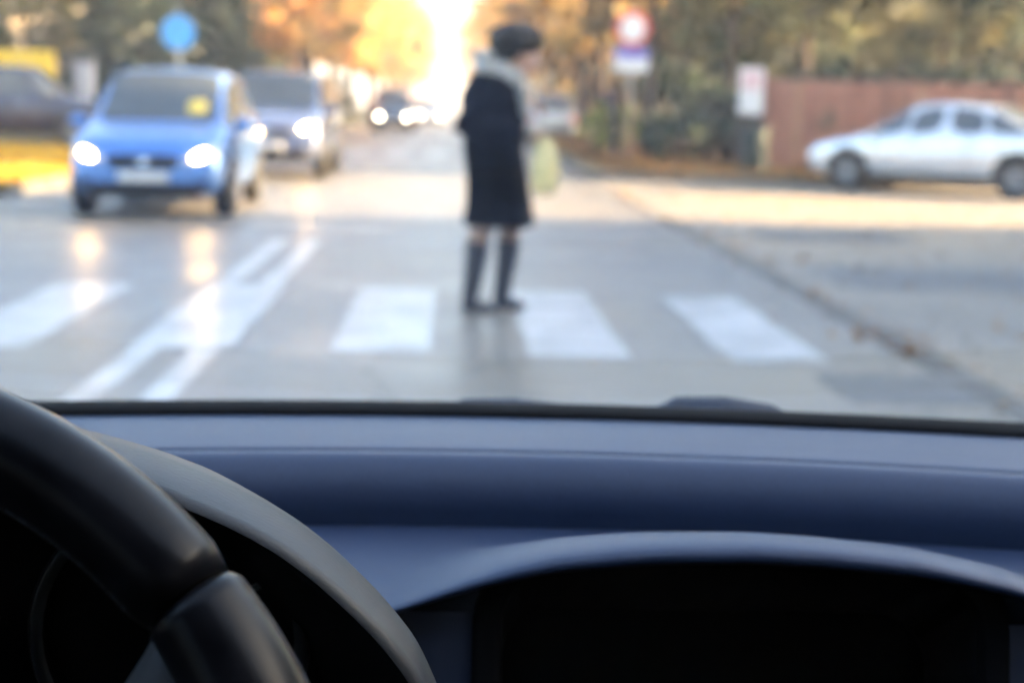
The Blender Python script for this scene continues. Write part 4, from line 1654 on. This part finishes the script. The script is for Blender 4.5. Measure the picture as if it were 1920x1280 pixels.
# trees and bushes behind the fence on the right
for i, (x, y, k, lf, s, lb) in enumerate([
        (6.7, 36.5, 'b', 'olive', .72, 'olive tree rising left of the white notice board'),
        (9.2, 40, 'a', 'olive', .85, 'dull olive tree rising behind the fence near its left end'),
        (12.2, 38, 'b', 'olive', .85, 'slim olive tree behind the middle of the fence'),
        (15.6, 37, 'a', 'olive', .85, 'grey-olive tree behind the right part of the fence'),
        (8.0, 52, 'a', 'green', 1.0, 'tall green tree far behind the fence'),
        (12.6, 31.9, 'a', 'dark', .95, 'tall dark tree at the top right edge behind the fence'),
        (20.5, 28.6, 'a', 'green', 1.0, 'unseen green tree added beyond the side road for its shade')]):  # out of view, put in to shade the street beyond the sunlit gap
    tree('conifer' if k == 'k' else 'leafy_tree', k, lf, (x, y, .1), lb, i * 1.7 + .5, s, 'trees behind the right fence')
for i, (x, y, k, lf, s, lb) in enumerate([
        (4.5, 42.5, 's', 'lime', .9, 'yellow-green bush beside the double sign post'),
        (5.9, 35.0, 'h', 'green', .85, 'dark green bush left of the white notice board'),
        (5.0, 33.9, 's', 'green', .8, 'low green bush before the iron railing'),
        (-6.6, 55, 'h', 'gold', .7, 'golden bush at the foot of the orange trees behind the slate blue car'),
        (-6.6, 41, 's', 'lime', .7, 'small yellow-green bush between the two nearest oncoming cars'),
        (7.6, 31.4, 'h', 'dark', .92, 'first dark evergreen bush looking over the left end of the fence'),
        (9.6, 31.5, 'h', 'dark', .97, 'second dark evergreen bush from the left behind the fence'),
        (11.5, 31.4, 'h', 'dark', .95, 'third dark evergreen bush from the left behind the fence'),
        (13.4, 31.5, 'h', 'dark', .99, 'fourth dark evergreen bush from the left behind the fence'),
        (15.3, 31.4, 'h', 'dark', .95, 'fifth dark evergreen bush behind the right end of the fence')]):
    tree('bush', k, lf, (x, y, .1), lb, i * 2.1, s, 'bushes', 'bush')
for i in range(8):
    tree('bush', 'h', ('green', 'olive', 'olive')[i % 3], (8.2 + i * 2.3, 43.0 + (i % 3) * 1.6, .1), f'tall bush in the thicket behind the shed, {ordinal(i)} from the left', i * 1.4, 1.9, 'thicket behind the shed', 'bush')
for i in range(7):
    tree('bush', 'h', ('rust', 'green', 'olive', 'gold')[i % 4], (6.6 + .5 * (i % 2), 60 + i * 8.5, .1), f'roadside bush under the right row of trees, {ordinal(i)} from the front', i * 1.1, 1.25, 'bushes under the right row', 'bush')
    tree('bush', 'h', ('olive', 'orange', 'green')[i % 3], (-8.6 - .5 * (i % 2), 62 + i * 8, .1), f'roadside bush under the left row of trees, {ordinal(i)} from the front', i * 1.9, 1.3, 'bushes under the left row', 'bush')

# ================================================================== FENCE, RAILING, SIGNS
fen = thing('board_fence', 'red-brown fence of upright boards behind the silver car', 'fence', (6.2, 30.0, .10))
M_BOARD = [mat(f'fence_board_{q}', cl, .85, col2=tuple(v * .7 for v in cl), nscale=3, bump=.3, bscale=30, stretch=(6, 6, .6)) for q, cl in
           enumerate([(.33, .150, .105), (.36, .175, .125), (.29, .14, .10), (.40, .22, .14)])]
bd = MB().box(-.075, .075, -.012, .012, .06, 1.78, bev=.006).mesh('board')
bm_ = [bd]
for q in range(3):
    bm_.append(bd.copy())
ps = MB().box(-.06, .06, -.05, .05, -.1, 1.88, bev=.01).mesh('post')
random.seed(4)
i = 0
x = 0.0
while x < 11.0:
    if i % 14 == 0:
        obj('post', ps, mat('fence_post', (.22, .11, .08), .85, bump=.3, bscale=30), fen, (x, .02, 0))
        x += .145
    q = random.choices(range(4), (4, 3, 3, 1))[0]
    if 44 < i < 52:
        q = 3
    obj('board', bm_[q], M_BOARD[q], fen, (x, random.uniform(-.006, .006), random.uniform(-.02, .02)), (0, random.uniform(-.006, .006), random.uniform(-.03, .03)))
    x += .162
    i += 1
for z in (.35, 1.45):
    MB().box(-.05, 11.1, .014, .055, z, z + .08, bev=.008).build('rail', MATS['fence_post'], fen)

# iron railing along the right verge
ral = thing('iron_railing', 'dark iron railing along the verge beneath the double sign', 'railing', (3.9, 36.0, .10), R(-5))
M_IRON = mat('dark_iron', (.030, .036, .050), .5, .5, bump=.2, bscale=60)
bar = MB().tube([(0, 0, .10), (0, 0, 1.42)], .013, 6).add(*(lambda b: (b.v, b.f))(MB().lathe([(.013, 1.42), (.022, 1.45), (.001, 1.53)], 8))).mesh('bar')
pst = MB().box(-.05, .05, -.05, .05, -.05, 1.58, bev=.01).lathe([(.06, 1.58), (.05, 1.64), (.001, 1.70)], 10).mesh('post')
for k in range(20):
    if k % 7 == 0:
        obj('post', pst, M_IRON, ral, (0, k * .9, 0))
    for q in range(6):
        obj('bar', bar, M_IRON, ral, (0, k * .9 + .15 * q + .08, 0))
for z in (.18, 1.30):
    MB().box(-.018, .018, 0, 18.0, z, z + .04, bev=.005).build('rail', M_IRON, ral)

M_POLE = mat('galvanised_pole', (.36, .37, .39), .45, .7, nscale=15)
M_SWHITE = mat('sign_white', (.76, .76, .76), .4)
M_SRED = mat('sign_red', (.62, .05, .05), .4)
M_SBLUE = mat('sign_blue', (.06, .38, .85), .35)
M_SVIOL = mat('sign_violet_blue', (.13, .12, .50), .4)


def pole(parent, h, r=.032):
    MB().tube([(0, 0, -.1), (0, 0, h)], r, 12).lathe([(r + .004, h - .01), (r + .004, h + .015), (.001, h + .02)], 12).build('pole', M_POLE, parent, True)


def disc(name, r, y, m, parent, z, th=.006):
    return MB().lathe([(r - .004, 0), (r, .002), (r, th), (r - .004, th + .002)], 40, 'Y', (0, y - th, z)).build(name, m, parent, False)


bs = thing('road_sign', 'round blue sign on a post above the roof of the blue car', 'sign', (-4.9 - .55, 30.5, .10), R(-3))
bs.location = (-5.95, 34.0, .10)
pole(bs, 3.05)
disc('sign_plate', .37, -.035, M_SBLUE, bs, 2.55, .01)
disc('sign_back', .375, -.028, M_POLE, bs, 2.55, .004)
ds = thing('road_sign', 'post with a round red-rimmed sign over a square blue and white plate', 'sign', (3.85, 33.0, .10), R(2))
pole(ds, 3.30)
dp = disc('round_plate', .38, -.032, M_SRED, ds, 2.83, .008)
disc('white_field', .27, -.044, M_SWHITE, dp, 2.83, .003)
b = MB().box(-.37, .37, -.048, -.036, 1.93, 2.43, bev=.004).build('square_plate', M_SWHITE, ds)
MB().box(-.36, .36, -.054, -.0485, 2.20, 2.42, bev=.002).build('blue_field', M_SVIOL, b)

nb = thing('notice_board', 'white upright notice board above a dark post at the fence corner', 'sign', (5.75, 29.3, .10), R(4))
MB().box(-.24, .24, -.02, .02, 1.08, 1.96, bev=.01).build('board', mat('notice_white', (.66, .67, .72), .5), nb)
MB().box(-.19, .19, -.030, -.0215, 1.56, 1.90, bev=.003).build('notice_upper', mat('notice_pink', (.62, .46, .52), .6), nb)
MB().box(-.19, .19, -.030, -.0215, 1.14, 1.50, bev=.003).build('notice_lower', mat('notice_pale_blue', (.60, .68, .76), .6), nb)
for s in (-1, 1):
    MB().box(s * .20 - .03, s * .20 + .03, .022, .075, -.1, 1.98, bev=.008).build('post', mat('dark_wood', (.05, .05, .055), .8, bump=.3, bscale=30), nb)
lb = thing('litter_bin', 'dark green litter bin standing under the white notice board', 'bin', (5.80, 28.95, .10))
MB().lathe([(.22, .04), (.24, .06), (.27, .82), (.285, .83), (.285, .87), (.25, .88), (.24, .80), (.20, .10)], 24).build('drum', mat('bin_green', (.022, .040, .036), .6, bump=.2, bscale=40), lb, False)
for k in range(16):
    a = 2 * math.pi * k / 16
    MB().box(-.018, .018, -.008, .008, .10, .78, bev=.003, M=Matrix.Rotation(a, 4, 'Z') @ Matrix.Translation((0, .268, 0)) @ Matrix.Rotation(R(2.2), 4, 'X')).build('slat', MATS['bin_green'], lb)

# ================================================================== BUILDINGS
def house(name, label, loc, rz, W, D, Hh, wallm, roofm, rows, cols, roof_h=2.2, flat=False, cat='house'):
    t = thing(name, label, cat, loc, rz)
    MB().box(-W / 2, W / 2, -D / 2, D / 2, -.2, Hh).build('wall', wallm, t)
    fm = mat('window_frame_white', (.62, .62, .60), .5)
    for face in range(2):
        for r_ in range(rows):
            for c_ in range(cols):
                if face == 0:
                    x = -W / 2 + W * (c_ + .5) / cols
                    M = Matrix.Translation((x, -D / 2, 1.0 + r_ * 2.9))
                else:
                    y = -D / 2 + D * (c_ + .5) / cols
                    M = Matrix.Translation((-W / 2 if loc[0] > 0 else W / 2, y, 1.0 + r_ * 2.9)) @ Matrix.Rotation(R(-90 if loc[0] > 0 else 90), 4, 'Z')
                fo = MB()
                fo.box(-.6, -.53, -.05, .03, 0, 1.4, M=M).box(.53, .6, -.05, .03, 0, 1.4, M=M).box(-.53, .53, -.05, .03, 0, .07, M=M).box(-.53, .53, -.05, .03, 1.33, 1.4, M=M).box(-.03, .03, -.045, .02, .07, 1.33, M=M)
                w_ = fo.build('window', fm, t)
                MB().box(-.528, -.032, -.02, -.012, .072, 1.328, M=M).build('pane', M_GLASS, w_)
                MB().box(.032, .528, -.02, -.012, .072, 1.328, M=M).build('pane', M_GLASS, w_)
                MB().box(-.68, .68, -.14, -.052, -.07, -.003, M=M).build('sill', M_KERB, w_)
    if flat:
        MB().box(-W / 2 - .2, W / 2 + .2, -D / 2 - .2, D / 2 + .2, Hh + .003, Hh + .35, bev=.03).build('roof', roofm, t)
    else:
        o_ = .4
        v = [(-W / 2 - o_, -D / 2 - o_, Hh), (W / 2 + o_, -D / 2 - o_, Hh), (W / 2 + o_, D / 2 + o_, Hh), (-W / 2 - o_, D / 2 + o_, Hh), (-W / 2 + D * .3, 0, Hh + roof_h), (W / 2 - D * .3, 0, Hh + roof_h)]
        ro = MB().add(v, [(0, 1, 5, 4), (1, 2, 5), (2, 3, 4, 5), (3, 0, 4), (3, 2, 1, 0)]).build('roof', roofm, t)
        ro.location = (0, 0, .004)
        if rows:
            MB().box(W * .2 - .3, W * .2 + .3, -.3, .3, Hh + roof_h * .5, Hh + roof_h + .7, bev=.02).build('chimney', mat('chimney_brick', (.25, .12, .09), .9, bump=.3, bscale=20), ro)
    return t


M_TAN = mat('tan_render', (.36, .30, .22), .9, col2=(.28, .23, .175), nscale=1.2, bump=.2, bscale=20)
M_GREYW = mat('grey_render', (.30, .28, .26), .9, col2=(.23, .22, .21), nscale=1.0, bump=.2, bscale=20)
M_SLATE = mat('dark_roofing', (.022, .024, .030), .95, spec=.1, col2=(.015, .016, .020), nscale=4, bump=.4, bscale=14)
house('house', 'tan rendered house at the top left behind the yellow board', (-20.0, 56, .1), R(-6), 12, 9, 6.4, M_TAN, M_SLATE, 2, 4)
house('house', 'unseen grey building added right of the junction to shade the road', (21.5, 2.5, 0), 0, 14, 29.5, 9.5, M_GREYW, M_SLATE, 3, 7, flat=True, cat='building')  # out of view, put in to throw shade over the near road
house('shed', 'low dark-roofed shed behind the red-brown fence', (11.6, 35.2, .1), 0, 9.5, 3.0, 1.45, mat('shed_wood', (.07, .06, .055), .9, bump=.3, bscale=20), M_SLATE, 0, 0, roof_h=.55, cat='shed')

# yellow board, pale pillar and lilac shop sign at the left edge
yb = thing('advertising_board', 'yellow board on two posts above the dark blue car at the left edge', 'sign', (-10.15, 36.2, .1), R(6))
MB().box(-.95, .95, -.03, .03, 1.42, 2.16, bev=.012).build('panel', mat('board_yellow', (.85, .56, .03), .5, col2=(.78, .50, .03)), yb)
for k in range(2):
    MB().box(-.93, .55 - .3 * k, -.036, -.031, 1.62 + .24 * k, 1.65 + .24 * k).build('stripe', mat('board_olive', (.42, .34, .05), .6), yb)
for s in (-1, 1):
    MB().tube([(s * .7, .07, -.1), (s * .7, .07, 2.1)], .035, 10).build('post', M_POLE, yb, True)
pp = thing('gate_pillar', 'pale grey gate pillar right of the yellow board', 'pillar', (-8.75, 37.2, .1))
MB().box(-.20, .20, -.20, .20, -.1, 1.95, bev=.02).build('shaft', mat('pale_render', (.50, .49, .52), .8, bump=.2, bscale=30), pp)
MB().box(-.26, .26, -.26, .26, 1.953, 2.06, bev=.03).build('cap', M_KERB, pp)
ls = thing('shop_sign', 'small lilac oval sign on a post at the top left corner', 'sign', (-12.35, 44, .1), R(8))
pole(ls, 3.3)
MB().lathe([(.596, 0), (.60, .003), (.60, .02), (.596, .023)], 40, 'Y', (0, -.06, 0)).build('oval_plate', mat('sign_lilac', (.36, .38, .68), .5), ls).scale = (1, 1, .42)
ls.children[-1].location = (0, 0, 3.55)

# ================================================================== HAZE
HAZE = .0014
hz_m = bpy.data.materials.new('haze_air')
hz_m.use_nodes = True
t_ = hz_m.node_tree
t_.nodes.remove(t_.nodes['Principled BSDF'])
pv = t_.nodes.new('ShaderNodeVolumePrincipled')
pv.inputs['Color'].default_value = (.96, .97, 1.0, 1)
pv.inputs['Density'].default_value = HAZE
pv.inputs['Anisotropy'].default_value = .3
t_.links.new(pv.outputs[0], t_.nodes['Material Output'].inputs['Volume'])
hz_o = MB().box(-720, 720, -220, 1420, -1.0, 20).build('haze', hz_m)
tag(hz_o, 'thin autumn haze lying over the street', kind='stuff')
